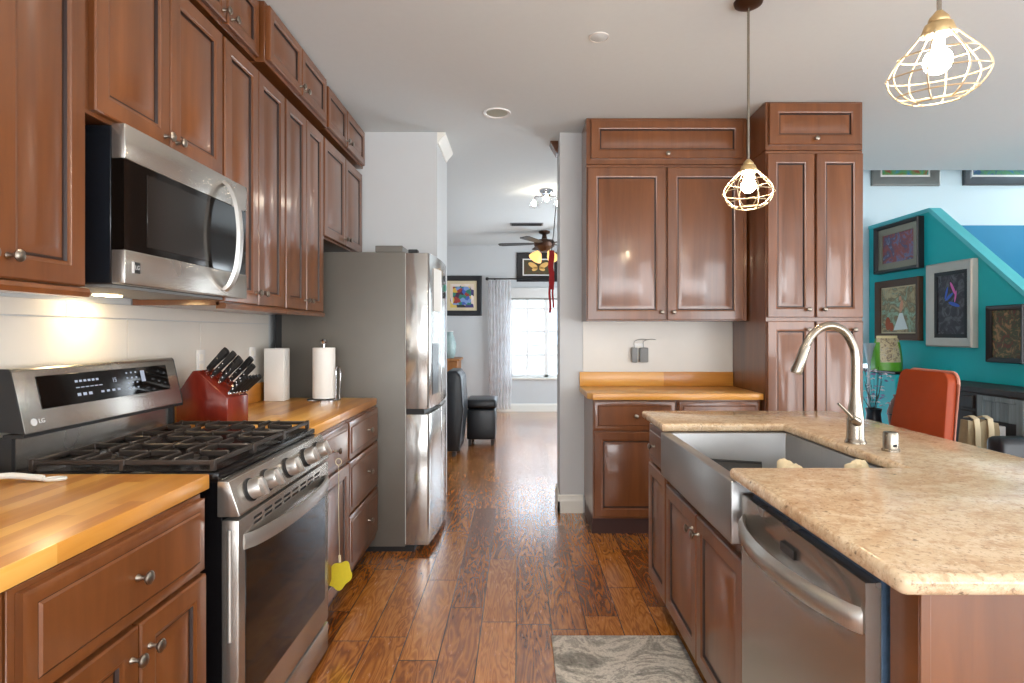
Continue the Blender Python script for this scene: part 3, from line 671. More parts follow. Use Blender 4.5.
# outlets on the left splash
def outlet(loc, rz, label, grp=None):
    o = thing('wall_outlet', label, 'outlet', loc, rz, grp)
    b = MB(); b.box(-.036, .036, -.005, 0, -.058, .058, 0, .003, 2); b.build('plate', 'white_gloss', o)
    b = MB()
    for z in (-.022, .022): b.box(-.017, .017, -.0065, -.005, z-.015, z+.015, 0, .003, 2)
    b.build('socket', 'trim', o); return o
outlet((-1.4715, 2.70, 1.16), LR, 'white wall outlet behind the knives, above the knife block', 'outlets on the left splash')
outlet((-1.4715, 3.22, 1.16), LR, 'white wall outlet between the knife block and the white carton', 'outlets on the left splash')

# ------------------------------------------------------------------ desk run on the back wall
DG = 'cherry cabinets on the back wall'
cx = (.452+1.530)/2; hw = (1.530-.452)/2
cabinet('wall_cabinet', 'cherry wall cabinet with two doors above the desk counter', (cx, 3.930, 1.376), 0, 2*hw, .288, 1.05,
        [('door', -hw+.006, -.008, .006, 1.028, (-.040, .058), .068), ('door', .002, hw-.026, .006, 1.028, (.040, .058), .068)], group=DG)
cabinet('stacked_cabinet', 'wide single door cabinet at the ceiling above the desk', (cx, 3.930, 2.428), 0, 2*hw, .288, .31,
        [('door', -hw+.030, hw-.030, .036, .290, (0, .062), .060)], group=DG)
cabinet('base_cabinet', 'cherry base cabinet with a drawer over one door, left end of the desk', (.733, 3.72, 0), 0, .528, .49, .872,
        [('drawer', -.258, .256, .680, .862, (.005, .770)), ('door', -.258, .256, .130, .668, (.215, .60))], toe=.115, group=DG)
cabinet('base_cabinet', 'cherry base cabinet half hidden behind the island', (1.268, 3.72, 0), 0, .534, .49, .872,
        [('drawer', -.256, .258, .680, .862, (0, .770)), ('door', -.256, -.002, .130, .668, (-.04, .60)), ('door', .002, .258, .130, .668, (.04, .60))], toe=.115, group=DG)
cx = (1.540+2.146)/2; hw = .303
cabinet('pantry_cabinet', 'tall cherry pantry cabinet with four doors beside the desk', (cx, 3.655, 0), 0, 2*hw, .561, 2.435,
        [('door', -hw+.006, -.006, .130, 1.368, (-.05, 1.315), .062), ('door', .006, hw-.006, .130, 1.368, (.235, 1.315), .062),
         ('door', -hw+.006, -.006, 1.392, 2.412, (-.05, 1.442), .062), ('door', .006, hw-.006, 1.392, 2.412, (.05, 1.442), .062)], toe=.115, group=DG)
cabinet('stacked_cabinet', 'single door cabinet at the ceiling above the pantry', (cx, 3.655, 2.438), 0, 2*hw, .561, .30,
        [('door', -hw+.018, hw-.018, .030, .286, (.0, .062), .062)], group=DG)
dc = thing('countertop', 'butcher block desk counter with its upstand on the back wall', 'countertop', (.98, 3.95, .874), 0, 'butcher block countertops')
b = MB(); b.prism([(-.545, .262), (-.545, -.21), (-.515, -.276), (.556, -.276), (.556, .262)], 'Z', 0, .04, 0, .003, 2); b.build('slab', 'butcher_x', dc)
b = MB(); b.box(-.545, .556, .242, .262, .0405, .142, 0, .003, 2); b.build('upstand', 'butcher_x', dc)
ol = outlet((.862, 4.2140, 1.165), 0, 'white wall outlet above the desk, holding grey plug adapters')
for dx, lb in ((-.036, 'left'), (.030, 'right')):
    a = thing('plug_adapter', 'grey charger plug in the desk outlet, the %s one of two' % ('slimmer' if dx < 0 else 'wider'), 'plug', (.862+dx, 4.2055, 1.135), 0, 'plugs in the desk outlet')
    w_ = .020 if dx < 0 else .030
    MB().box(-w_, w_, -.04, 0, -.05, .055, 0, .006, 2).build('housing', 'grey_plastic', a)
    b = MB(); b.tube(catmull([(0, -.02, .055), (.0, -.02, .10), (.05*(1 if dx < 0 else 1), -.012, .115), (.09, -.006, .112)], 5), .0022, 6); b.build('cable', 'grey_plastic', a)

# ------------------------------------------------------------------ island
IG = 'cherry island base cabinets'
RR = -PI/2
cabinet('base_cabinet', 'narrow cherry island cabinet at the far end, drawer over one door', (.645, 2.665, 0), RR, .33, .60, .872,
        [('drawer', -.158, .160, .690, .862, (-.02, .775)), ('door', -.158, .160, .130, .676, None)], toe=.10, group=IG)
cabinet('base_cabinet', 'cherry island cabinet with two doors under the farmhouse sink', (.645, 2.065, 0), RR, .862, .60, .690,
        [('door', -.425, -.003, .130, .652, (-.034, .595)), ('door', .003, .425, .130, .652, (.034, .595))], toe=.10, group=IG)
b = MB(); b.box(.655, 1.252, .958, 1.034, .0, .876, 0, .002, 1)
ep = thing('kitchen_island', 'wooden end and back panels of the island under the granite top', 'kitchen island', (.95, .99, 0))
epm = rel(b, (.95, .99, 0)).build('end_panel', 'cherry', ep)
b = MB(); b.box(.655, .672, .9535, .9578, .0, .876, 0, .001, 1); b.box(.672, 1.25, .9535, .9578, 0, .09, 0, .001, 1); rel(b, (.95, .99, 0)).build('edge_strip', 'cherry', epm)
b = MB(); b.box(1.256, 1.275, .96, 2.83, 0, .876, 0, .002, 1); rel(b, (.95, .99, 0)).build('back_panel', 'cherry', ep)
# granite top with the cut-out for the apron sink
poly = [(.60, .918), (1.55, .918), (1.55, 2.876), (.60, 2.876), (.60, 2.457), (1.11, 2.457), (1.11, 1.663), (.60, 1.663)]
bm = bmesh.new(); lo = [bm.verts.new((x, y, .879)) for x, y in poly]; hi = [bm.verts.new((x, y, .914)) for x, y in poly]
n = len(poly); bm.faces.new(lo); bm.faces.new(hi)
vert_e = []
for i in range(n): bm.faces.new((lo[i], lo[(i+1) % n], hi[(i+1) % n], hi[i]))
bmesh.ops.recalc_face_normals(bm, faces=bm.faces[:])
ve = [e for e in bm.edges if abs(e.verts[0].co.z-e.verts[1].co.z) > .01]
ob_ = [e for e in ve if abs(e.verts[0].co.y-1.663) > .01 and abs(e.verts[0].co.y-2.457) > .01]
bmesh.ops.bevel(bm, geom=ob_, offset=.018, segments=4, profile=.5, affect='EDGES')
bm.normal_update()
he = [e for e in bm.edges if len(e.link_faces) == 2 and abs(e.link_faces[0].normal.z-e.link_faces[1].normal.z) > .5]
bmesh.ops.bevel(bm, geom=he, offset=.013, segments=4, profile=.5, affect='EDGES')
o = MB().bm(bm).build('countertop', 'granite'); tag(o, 'beige granite island countertop with bullnose edge around the sink', 'countertop')
# farmhouse sink
sk = thing('farmhouse_sink', 'stainless apron front farmhouse sink set in the island', 'sink', (.87, 2.06, .698))
so = (.87, 2.06, .698)
x0, x1, y0, y1, z0, z1 = .598, 1.14, 1.650, 2.470, .698, .877
a0, a1, c0, c1, zb = .640, 1.118, 1.668, 2.452, .712
b = MB()
vs = [(x0, y0, z0), (x1, y0, z0), (x1, y1, z0), (x0, y1, z0), (x0, y0, z1), (x1, y0, z1), (x1, y1, z1), (x0, y1, z1),
      (a0, c0, z1), (a1, c0, z1), (a1, c1, z1), (a0, c1, z1), (a0, c0, zb), (a1, c0, zb), (a1, c1, zb), (a0, c1, zb)]
fs = [(3, 2, 1, 0), (0, 1, 5, 4), (1, 2, 6, 5), (2, 3, 7, 6), (3, 0, 4, 7), (4, 5, 9, 8), (5, 6, 10, 9), (6, 7, 11, 10), (7, 4, 8, 11), (8, 9, 13, 12), (9, 10, 14, 13), (10, 11, 15, 14), (11, 8, 12, 15), (12, 13, 14, 15)]
bm = bmesh.new(); V = [bm.verts.new(v) for v in vs]
for f in fs: bm.faces.new([V[i] for i in f])
bmesh.ops.recalc_face_normals(bm, faces=bm.faces[:]); bmesh.ops.bevel(bm, geom=bm.edges[:], offset=.005, segments=3, profile=.5, affect='EDGES')
rel(MB().bm(bm), so).build('basin', 'apron', sk)
b = MB(); b.lathe([(.045, 0), (.045, .002), (.03, .003), (.028, .001), (0, .001)], 24, 0, T(.88-so[0], 2.06-so[1], .7125-so[2])); b.build('drain', 'chrome', sk)
# things in the sink
tr = thing('baking_tray', 'dark baking tray leaning in the sink', 'tray', (.80, 2.26, .7185), 0)
b = MB(); TM = R(-.30, 'Z') @ R(-.55, 'X'); b.box(-.13, .13, -.006, .0, 0, .082, 0, .003, 2, TM); b.build('pan', 'black_matte', tr)
b = MB(); b.tube([tuple(TM @ Vector(p)) for p in ((-.13, -.003, 0.005), (-.13, -.003, .085), (.13, -.003, .085), (.13, -.003, .005))], .006, 8); b.build('rim', 'black_matte', tr)
def crumple(name, loc, sx, sy, sz, mat, label, cat, seed, grp=None):
    bm = bmesh.new(); bmesh.ops.create_icosphere(bm, subdivisions=4, radius=1)
    rnd = random.Random(seed); ph = [rnd.uniform(0, 6) for _ in range(6)]
    for v in bm.verts:
        p = v.co; d = 1+.10*math.sin(6*p.x+ph[0]+3*p.y)+.09*math.sin(7*p.y+ph[1]+2*p.z)+.08*math.sin(9*p.z+ph[2]+5*p.x)+.05*math.sin(15*p.x+ph[3])*math.sin(13*p.y+ph[4])
        v.co = Vector((p.x*sx*d, p.y*sy*d, max(p.z, -.75)*sz*d))
    zmin = min(v.co.z for v in bm.verts)
    for v in bm.verts: v.co.z -= zmin
    o = MB().bm(bm).build(name, mat, angle=80); o.location = loc; tag(o, label, cat, grp); return o
crumple('dishcloth', (.895, 1.93, .7135), .06, .055, .082, 'strap', 'pale crumpled dishcloth in the middle of the sink', 'cloth', 3, 'cloths in the sink')
crumple('dishcloth', (1.045, 1.80, .7135), .042, .042, .094, 'strap', 'pale crumpled dishcloth in the sink corner under the faucet', 'cloth', 5, 'cloths in the sink')
# dishwasher
do = (.64, 1.34, .1); dw = thing('dishwasher', 'stainless dishwasher with a bowed bar handle in the island', 'dishwasher', (.64, 1.34, 0))
do = (.64, 1.34, 0); w0, w1 = 1.047, 1.628
b = MB(); b.box(.6495, 1.245, w0+.001, w1-.004, .10, .862, 0, .002, 1); rel(b, do).build('tub', plain('dishwasher_tub', (84, 108, 136), .4, .2, var=.25, vs=60), dw)
b = MB(); b.box(.70, 1.24, w0+.004, w1-.004, 0, .098); rel(b, do).build('toe_kick', 'black_matte', dw)
# door face with the scooped pocket behind the handle
n = 30; nz = 26; vs = []; fs = []
for i in range(n+1):
    y = w0+(w1-w0)*i/n
    for k in range(nz+1):
        z = .115+(.847-.115)*k/nz; t = (y-(w0+w1)/2)/((w1-w0)/2*.86); sz_ = (z-.775)/.052
        d = max(0, 1-t*t-sz_*sz_*(1.0)); vs.append((.620+.026*min(1, d*1.4)**.8, y, z))
for i in range(n):
    for k in range(nz): a = i*(nz+1)+k; fs.append((a, a+1, a+nz+2, a+nz+1))
o_ = len(vs); ring = [i*(nz+1) for i in range(n+1)]+[n*(nz+1)+k for k in range(1, nz+1)]+[i*(nz+1)+nz for i in range(n-1, -1, -1)]+[k for k in range(nz-1, 0, -1)]
for i in ring: vs.append((.6485, vs[i][1], vs[i][2]))
m_ = len(ring)
for j in range(m_): fs.append((ring[j], o_+j, o_+(j+1) % m_, ring[(j+1) % m_]))
fs.append(tuple(o_+j for j in range(m_)))
b = MB(); b.add(vs, fs); dd = rel(b, do).build('door', 'steel_h', dw, angle=50)
b = MB(); vs = []; fs = []
for i in range(29):
    t = i/28; y = w0+.008+(w1-w0-.016)*t; s_ = 1-(2*t-1)**2; x = .6185-.060*s_**.75; zc = .772
    vs += [(x+.014, y, zc+.016), (x+.006, y, zc+.025), (x-.004, y, zc+.010), (x-.004, y, zc-.018), (x+.008, y, zc-.025)]
for i in range(28):
    for j in range(5): fs.append((5*i+j, 5*i+(j+1) % 5, 5*i+5+(j+1) % 5, 5*i+5+j))
fs += [(4, 3, 2, 1, 0), (140, 141, 142, 143, 144)]; b.add(vs, fs); rel(b, do).build('handle', 'steel', dd, angle=60)
b = MB(); b.box(.638, .6455, 1.36, 1.43, .766, .788); rel(b, do).build('label_plate', 'black', dd)
b = MB(); b.box(.640, 1.24, w0+.002, w1-.002, .8622, .8785); rel(b, do).build('top_gap_shade', 'black_matte', dw)  # black strip that paints the shade in the gap above the door
# faucet
fa = thing('kitchen_faucet', 'tall brushed nickel gooseneck faucet behind the sink', 'faucet', (1.165, 2.026, .9145))
b = MB(); b.lathe([(.034, 0), (.034, .005), (.031, .009), (.0285, .02), (.027, .085), (.0225, .125), (.0165, .16), (.0145, .19)], 24)
b.tube(catmull([(0, 0, .185), (.0, 0, .29), (-.008, 0, .335), (-.035, 0, .382), (-.075, 0, .404), (-.115, 0, .400), (-.150, 0, .372), (-.172, 0, .335)], 8), .0142, 14); b.build('spout', 'nickel', fa)
b = MB(); b.tube([(-.170, 0, .338), (-.176, 0, .325), (-.190, 0, .285), (-.2035, 0, .248), (-.206, 0, .241)], [.0148, .0165, .0175, .0205, .0185], 16); b.build('spray_head', 'nickel', fa)
b = MB(); b.tube([(-.005, -.018, .075), (-.018, -.03, .082), (-.032, -.036, .092)], [.017, .0155, .011], 12); b.tube([(-.028, -.035, .088), (-.052, -.04, .112), (-.085, -.046, .142)], [.0055, .0048, .004], 8); b.build('lever', 'nickel', fa)
sd_ = thing('soap_dispenser', 'short brushed nickel cylinder cap on the counter right of the faucet', 'air gap cap', (1.20, 1.889, .9145))
b = MB(); b.lathe([(.026, 0), (.026, .006), (.0225, .008), (.0225, .056), (.0205, .061), (0, .062)], 24); b.build('cap', 'nickel', sd_)
b = MB(); b.box(-.006, .006, -.0235, -.0215, .016, .024); b.build('slot', 'black_matte', sd_)

# floor mat
b = MB(); b.box(-.27, .27, -.45, .45, 0, .012, 0, .004, 2); o = b.build('floor_mat', 'mat'); o.location = (.408, 2.034, .0005); tag(o, 'grey and white marbled floor mat in front of the sink cabinet', 'mat')

# ------------------------------------------------------------------ pendants
bronze = plain('bronze', (70, 44, 28), .4, .5)
def pendant(loc, zc, label, tilt=(0, 0)):
    # loc = canopy point at the ceiling, zc = height of the cage top
    r = thing('pendant_lamp', label, 'pendant lamp', (loc[0], loc[1], H-.001), 0, 'wire cage pendants over the island')
    b = MB(); b.lathe([(0, -.030), (.03, -.028), (.058, -.012), (.062, 0)], 28); b.build('canopy', bronze, r)
    top = zc-H
    b = MB(); b.tube([(0, 0, -.025), (0, 0, top-.002)], .0055, 10); b.build('rod', 'nickel', r)
    TM = T(0, 0, top) @ R(tilt[0], 'X') @ R(tilt[1], 'Y')
    b = MB(); b.lathe([(.007, .004), (.014, -.004), (.020, -.010), (.023, -.018), (.022, -.021), (.029, -.025), (.032, -.033), (.037, -.046), (.035, -.052)], 24, 0, TM); b.build('socket', 'brass', r)
    prof = [(.036, -.046), (.058, -.070), (.083, -.096), (.101, -.120), (.108, -.142), (.101, -.165), (.085, -.185), (.068, -.198), (.050, -.206)]
    b = MB(); pr = catmull([(p[0], 0, p[1]) for p in prof], 4)
    for k in range(8):
        a = 2*PI*k/8; b.tube([TM @ Vector((p.x*math.cos(a), p.x*math.sin(a), p.z)) for p in pr], .0021, 6)
    for rr, z in ((.039, -.050), (.083, -.096), (.108, -.142), (.085, -.185), (.050, -.206)):
        b.tube([TM @ Vector((rr*math.cos(2*PI*i/36), rr*math.sin(2*PI*i/36), z)) for i in range(36)], .0021, 6, 0, True)
    b.build('cage', 'cage', r)
    b = MB(); b.lathe([(.012, -.052), (.013, -.076), (.018, -.087)]+[(.031*math.cos(t), -.112-.031*math.sin(t)) for t in [(-.75+i*.2321) for i in range(10)]]+[(0, -.143)], 24, 0, TM); b.build('bulb', 'bulb', r)
    return r
pendant((1.0, 2.55), 2.049, 'wire cage pendant lamp hanging in front of the pantry cabinet')
pendant((1.02, 1.42), 2.074, 'larger looking wire cage pendant lamp at the top right, nearest the viewer', (.16, -.08))
# recessed can, sprinkler
cl = thing('recessed_light', 'round white recessed can light in the kitchen ceiling', 'ceiling light', (-.145, 3.84, H-.0005))
b = MB(); b.lathe([(.070, 0), (.092, 0), (.092, -.004), (.088, -.007), (.074, -.005), (.070, 0)], 36); b.build('trim_ring', 'white_gloss', cl)
b = MB(); b.lathe([(.0695, -.001), (.055, -.0015), (0, -.002)], 32); b.build('baffle', plain('can_baffle', (176, 176, 160), .6), cl)
sm = thing('sprinkler_cover', 'small round white sprinkler cover on the ceiling', 'sprinkler', (.39, 2.856, H-.0005))
b = MB(); b.lathe([(0, -.005), (.036, -.0045), (.042, -.002), (.042, 0)], 28); b.build('cover', 'ceil', sm)
b = MB(); b.lathe([(.050, 0), (.050, -.003), (.044, -.004), (.043, 0)], 28); b.build('ring', 'white', sm)

# ------------------------------------------------------------------ framed pictures
def picture(label, loc, rz, w_, h_, fw, fmat, mats, matw=0, matm='paper', group=None, depth=.03, inner=None, extra=None):
    r = thing('framed_picture', label, 'picture', loc, rz, group)
    b = MB(); vs = []; fs = []
    rings = [(0, 0), (0, -depth*.8), (fw*.15, -depth), (fw*.6, -depth*.85), (fw, -depth*.55), (fw, 0)]
    for i, y in rings: vs += [(-w_/2+i, y, -h_/2+i), (w_/2-i, y, -h_/2+i), (w_/2-i, y, h_/2-i), (-w_/2+i, y, h_/2-i)]
    k = len(rings)
    for q in range(k):
        q2 = (q+1) % k
        for j in range(4): fs.append((4*q+j, 4*q+(j+1) % 4, 4*q2+(j+1) % 4, 4*q2+j))
    b.add(vs, fs); b.build('frame', fmat, r, angle=20)
    e = fw
    if inner:
        b = MB(); iw, im = inner
        for (xa, xb, za, zb) in ((-w_/2+e, w_/2-e, -h_/2+e, -h_/2+e+iw), (-w_/2+e, w_/2-e, h_/2-e-iw, h_/2-e), (-w_/2+e, -w_/2+e+iw, -h_/2+e+iw, h_/2-e-iw), (w_/2-e-iw, w_/2-e, -h_/2+e+iw, h_/2-e-iw)): b.box(xa, xb, -depth*.5, 0, za, zb)
        b.build('liner', im, r); e += iw
    if matw:
        b = MB(); b.box(-w_/2+e, w_/2-e, -depth*.28, -.001, -h_/2+e, h_/2-e); b.build('mat_board', matm, r, smooth=False); e += matw
    b = MB(); b.box(-w_/2+e, w_/2-e, -depth*.34, -.0005, -h_/2+e, h_/2-e); a = b.build('art', mats, r, smooth=False)
    if extra: extra(r, a, -depth*.34)
    return r
PG = 'framed pictures on the teal stair wall'
XW = 3.349; TR = -PI/2
def shapes(lst, name='figure'):
    def f(r, a, y):
        for (mat, polys) in lst:
            b = MB()
            for p in polys: b.prism(p, 'Y', y-.0015, y-.0004)
            b.build(name, mat, a, smooth=False)
    return f
def ell(cx, cz, rx, rz_, rot=0, n=16):
    return [(cx+rx*math.cos(2*PI*i/n)*math.cos(rot)-rz_*math.sin(2*PI*i/n)*math.sin(rot), cz+rx*math.cos(2*PI*i/n)*math.sin(rot)+rz_*math.sin(2*PI*i/n)*math.cos(rot)) for i in range(n)]
black_f = plain('black_frame', (28, 27, 30), .35); silver_f = plain('silver_frame', (196, 192, 184), .35, .3); brown_f = plain('brown_frame', (84, 58, 42), .5); gold_f = plain('antique_silver_frame', (150, 142, 124), .4, .5)
picture('black and silver framed picture of red and blue riders, topmost on the teal wall', (XW, 5.135, 2.05), TR, .60, .43, .032, black_f,
        art('riders_art', [(40, 60, 50), (110, 110, 150), (150, 60, 40), (60, 70, 110), (170, 170, 190)], 11, dist=1.0, seed=1), group=PG, depth=.06, inner=(.055, gold_f))
picture('brown framed painting of a figure in a white dress, below the topmost picture', (XW, 5.145, 1.499), TR, .60, .535, .06, brown_f,
        art('garden_art', [(96, 140, 120), (150, 176, 150), (120, 100, 70), (190, 170, 130), (90, 120, 110)], 7, seed=2), .012, 'strap', PG, .045,
        extra=shapes([(plain('white_dress', (222, 228, 226), .5), [[(.02, -.03), (.06, -.03), (.13, -.17), (-.06, -.18)]]), (plain('flesh_tone', (214, 150, 120), .5), [ell(.045, .03, .022, .055, -.2), ell(.03, .10, .016, .02)]), (plain('rust_tone', (176, 88, 54), .5), [ell(-.14, -.12, .035, .06), ell(-.09, -.15, .03, .04)])]))
picture('silver framed dark picture with pink and blue swirls, in the middle of the teal wall', (XW, 4.51, 1.515), TR, .487, .655, .07, silver_f,
        art('swirl_art', [(30, 28, 32), (40, 38, 42), (52, 46, 56), (96, 96, 100), (40, 36, 44)], 9, seed=3), group=PG, depth=.05, inner=(.03, black_f),
        extra=shapes([(plain('pink_streak', (226, 110, 190), .4), [ell(.02, .12, .012, .06, .5), ell(.045, .06, .008, .045, -.2)]), (plain('blue_streak', (60, 100, 200), .4), [ell(-.02, .06, .05, .012, .6), ell(.03, 0, .06, .014, -.3), ell(-.05, .09, .010, .05, -.3)])]))
picture('small black framed picture of dark autumn colours, lowest on the teal wall', (XW, 4.0, 1.288), TR, .31, .397, .035, black_f,
        art('autumn_art', [(30, 24, 20), (110, 44, 28), (40, 70, 40), (170, 120, 80), (50, 40, 60)], 13, seed=4), group=PG, depth=.04)
UPG = 'pictures high on the stairwell wall'
picture('grey framed blue and green picture just right of the pantry, cut by the ceiling', (3.69, 5.597, 2.95), 0, .65, .50, .085, plain('grey_frame', (120, 124, 122), .4, .3),
        art('lake_art', [(20, 60, 120), (60, 130, 170), (90, 150, 80), (150, 60, 50), (220, 225, 230)], 5, seed=5), .02, 'white', UPG)
picture('black edged blue landscape picture at the far right, cut by the ceiling', (4.60, 5.597, 2.955), 0, .72, .50, .08, plain('dark_grey_frame', (70, 76, 82), .4, .3),
        art('hills_art', [(16, 44, 96), (40, 110, 150), (80, 140, 90), (30, 70, 130), (200, 215, 225)], 5, seed=6), .02, 'white', UPG)
HG = 'pictures on the far hall wall'
picture('square black framed geometric print beside the curtain in the hall', (-.94, FY-.0005, 1.91), 0, .66, .66, .085, black_f,
        art('patchwork_art', [(220, 190, 90), (230, 215, 205), (60, 50, 110), (226, 206, 190), (40, 36, 40)], 9, 'vor', seed=7), .05, 'strap', HG,
        extra=shapes([(art('star_art', [(150, 50, 40), (60, 90, 170), (40, 120, 100), (220, 180, 70), (70, 30, 60), (120, 150, 200)], 16, 'vor', seed=8), [[(-.15, -.15), (.15, -.15), (.15, .15), (-.15, .15)]])], 'star_panel'))
picture('black framed print of an orange butterfly above the hall window', (.32, FY-.0005, 2.38), 0, .72, .48, .10, black_f,
        art('leaf_art', [(40, 36, 24), (90, 60, 40), (60, 70, 40), (110, 90, 60)], 9, seed=9), .02, 'paper', HG,
        extra=shapes([(plain('butterfly_wing', (240, 190, 110), .5), [ell(-.09, .03, .085, .04, -.5), ell(.09, .03, .085, .04, .5), ell(-.06, -.03, .05, .03, .4), ell(.06, -.03, .05, .03, -.4)])], 'butterfly'))

# ------------------------------------------------------------------ hall beyond
cu = thing('sheer_curtain', 'white sheer curtain gathered at the left of the hall window', 'curtain', (-.31, FY-.10, .05))
b = MB(); vs = []; fs = []; nx, nz = 60, 14
for k in range(nz+1):
    z = 2.10*k/nz; wd = .175+.02*math.sin(z*1.3)
    for i in range(nx+1): t = i/nx; vs.append((-wd+2*wd*t+.01*math.sin(z*2), .035*math.sin(t*2*PI*7)*(1-.2*math.sin(z)), z))
for k in range(nz):
    for i in range(nx): a = k*(nx+1)+i; fs.append((a, a+1, a+nx+2, a+nx+1))
b.add(vs, fs); b.build('fabric', 'sheer', cu, angle=80)
cr = thing('curtain_rod', 'dark curtain rod with a ball end over the hall window', 'curtain rod', (.3, FY-.10, 2.18))
b = MB(); b.tube([(-.80, 0, 0), (.95, 0, 0)], .011, 10); b.build('rod', 'black_matte', cr)
b = MB()
for x in (-.82, .97): b = MB(); b.lathe([(0, -.03), (.02, -.022), (.03, 0), (.02, .022), (0, .03)], 14, 0, T(x, 0, 0)); b.build('finial', 'black_matte', cr)
b = MB()
for x in (-.70, .85): b = MB(); b.box(x-.01, x+.01, 0, .0985, -.012, .012); b.build('bracket', 'black_matte', cr)
bl = thing('window_shade', 'raised pale roller shade across the top of the hall window', 'shade', (.45, FY-.03, 1.98))
b = MB(); b.box(-.62, .62, -.02, .02, -.11, .06, 0, .006, 2); b.build('shade_fabric', 'white', bl)
b = MB(); b.box(-.62, .62, -.025, .024, -.14, -.112, 0, .006, 2); b.build('bottom_rail', plain('shade_rail', (160, 158, 152), .5), bl)
# ceiling fan with amber shades
fn = thing('ceiling_fan', 'dark bronze ceiling fan with lit amber glass shades in the hall', 'ceiling fan', (.36, 8.3, H-.001))
b = MB(); b.lathe([(0, -.30), (.06, -.29), (.09, -.25), (.14, -.22), (.155, -.17), (.13, -.13), (.04, -.11), (.03, -.05), (.075, -.03), (.08, 0)], 28); b.build('motor', bronze, fn)
for k in range(5):
    a = 2.95+k*2*PI/5; b = MB(); b.prism([(.14, -.03), (.22, -.055), (.62, -.075), (.66, -.05), (.66, .05), (.62, .075), (.22, .055), (.14, .03)], 'Z', -.182, -.174, 0, .002, 1, R(a, 'Z') @ R(.10, 'X')); b.build('blade', 'dark_wood', fn)
for k in range(4):
    a = .6+k*PI/2; b = MB(); q = T(.11*math.cos(a), .11*math.sin(a), -.30) @ R(a, 'Z') @ R(-.7, 'Y')
    b.lathe([(.026, 0), (.04, -.03), (.062, -.075), (.075, -.125), (.071, -.125), (.058, -.074), (.036, -.03), (.022, -.002), (.026, 0)], 18, 0, q); b.build('glass_shade', 'amber', fn)
# flush fitting with clear glass shades
ch = thing('hall_light', 'chrome ceiling light with clear glass shades and lit bulbs in the hall', 'ceiling light', (.275, 5.9, H-.001))
b = MB(); b.lathe([(0, -.05), (.05, -.045), (.07, -.02), (.07, 0)], 24)
for k in range(3):
    a = 2.6+k*2*PI/3; b.tube(catmull([(0, 0, -.04), (.07*math.cos(a), .07*math.sin(a), -.06), (.12*math.cos(a), .12*math.sin(a), -.05), (.14*math.cos(a), .14*math.sin(a), -.075)], 5), .006, 8)
b.build('frame', 'chrome', ch)
for k in range(3):
    a = 2.6+k*2*PI/3; q = T(.14*math.cos(a), .14*math.sin(a), -.08)
    b = MB(); b.lathe([(.02, 0), (.045, -.03), (.058, -.085), (.056, -.085), (.043, -.03), (.018, -.002), (.02, 0)], 18, 0, q); gsh = b.build('glass_shade', 'pane', ch)
    b = MB(); b.lathe([(0, -.005), (.015, -.02), (.024, -.045), (.018, -.066), (0, -.072)], 14, 0, q); b.build('bulb', 'bulb_hall', ch)
av = thing('air_vent', 'long slim grey air vent in the hall ceiling', 'air vent', (.10, 7.75, H-.0005))
b = MB(); b.box(-.22, .22, -.09, .09, -.008, 0, 0, .003, 1); b.build('frame', 'grey_plastic', av)
b = MB()
for k in range(6): b.box(-.20, .20, -.075+k*.027, -.060+k*.027, -.014, -.0085)
b.build('louver', 'black_matte', av)
# red streamers by the opening
rs = thing('red_streamer', 'red cloth streamer with hanging tassels at the right of the opening', 'streamer', (.250, 4.50, 1.45))
b = MB()
for dx, z0, wv, sd2 in ((-.012, .0, .009, 0), (.012, .04, .007, 1), (.0, .18, .018, 2)):
    vs = []; fs = []
    for k in range(17):
        z = z0+(.48-z0)*k/16; x = dx+.004*math.sin(k*.9+sd2); y = .01*math.sin(k*.6+sd2)
        vs += [(x-wv, y, z), (x+wv, y+.006, z), (x+wv, y+.009, z), (x-wv, y+.003, z)]
    for k in range(16):
        for j in range(4): fs.append((4*k+j, 4*k+(j+1) % 4, 4*k+4+(j+1) % 4, 4*k+4+j))
    fs += [(3, 2, 1, 0), (64, 65, 66, 67)]; b.add(vs, fs)
b.build('cloth', 'red_cloth', rs)
b = MB(); b.tube(catmull([(.0, .005, .47), (.015, .01, .60), (.028, .01, .75), (.040, .015, .86)], 6), .004, 6); b.build('cord', 'dark_wood', rs)
# dark leather chair and ottoman, oak console with a small sculpture
hc = thing('hall_chair', 'black leather high backed chair in the hall beyond the fridge', 'chair', (-.92, 6.35, 0))
b = MB(); b.box(-.30, .10, -.26, .26, .32, .50, 0, .03, 3); b.build('seat', 'leather_k', hc)
b = MB(); b.prism([(.13, .06), (.30, .06), (.345, .50), (.32, .84), (.27, .90), (.17, .90), (.13, .84)], 'Y', -.27, .27, 0, .02, 3); b.build('backrest', 'leather_k', hc)
for sx in (-.26, .24):
    for sy in (-.22, .22): b = MB(); b.box(sx-.022, sx+.022, sy-.022, sy+.022, 0, .32 if sx < 0 else .06, 0, .004, 1); b.build('leg', 'dark_wood', hc)
ot = thing('ottoman', 'square black leather ottoman with a glossy cushion top in the hall', 'ottoman', (-.435, 6.95, 0))
b = MB(); b.box(-.165, .165, -.24, .24, .07, .42, 0, .02, 3); b.build('body', 'leather_k', ot)
b = MB(); b.box(-.18, .18, -.25, .25, .425, .53, 0, .035, 4); b.build('cushion', 'leather_k', ot)
for sx in (-.13, .13):
    for sy in (-.2, .2): b = MB(); b.box(sx-.02, sx+.02, sy-.02, sy+.02, 0, .07, 0, .003, 1); b.build('leg', 'dark_wood', ot)
cs = thing('console_table', 'honey oak console against the hall wall behind the black chair', 'console', (-1.42, 9.30, 0))
b = MB(); b.box(-.55, .47, -.30, .30, .10, .86, 0, .004, 1); b.build('body', 'oak', cs)
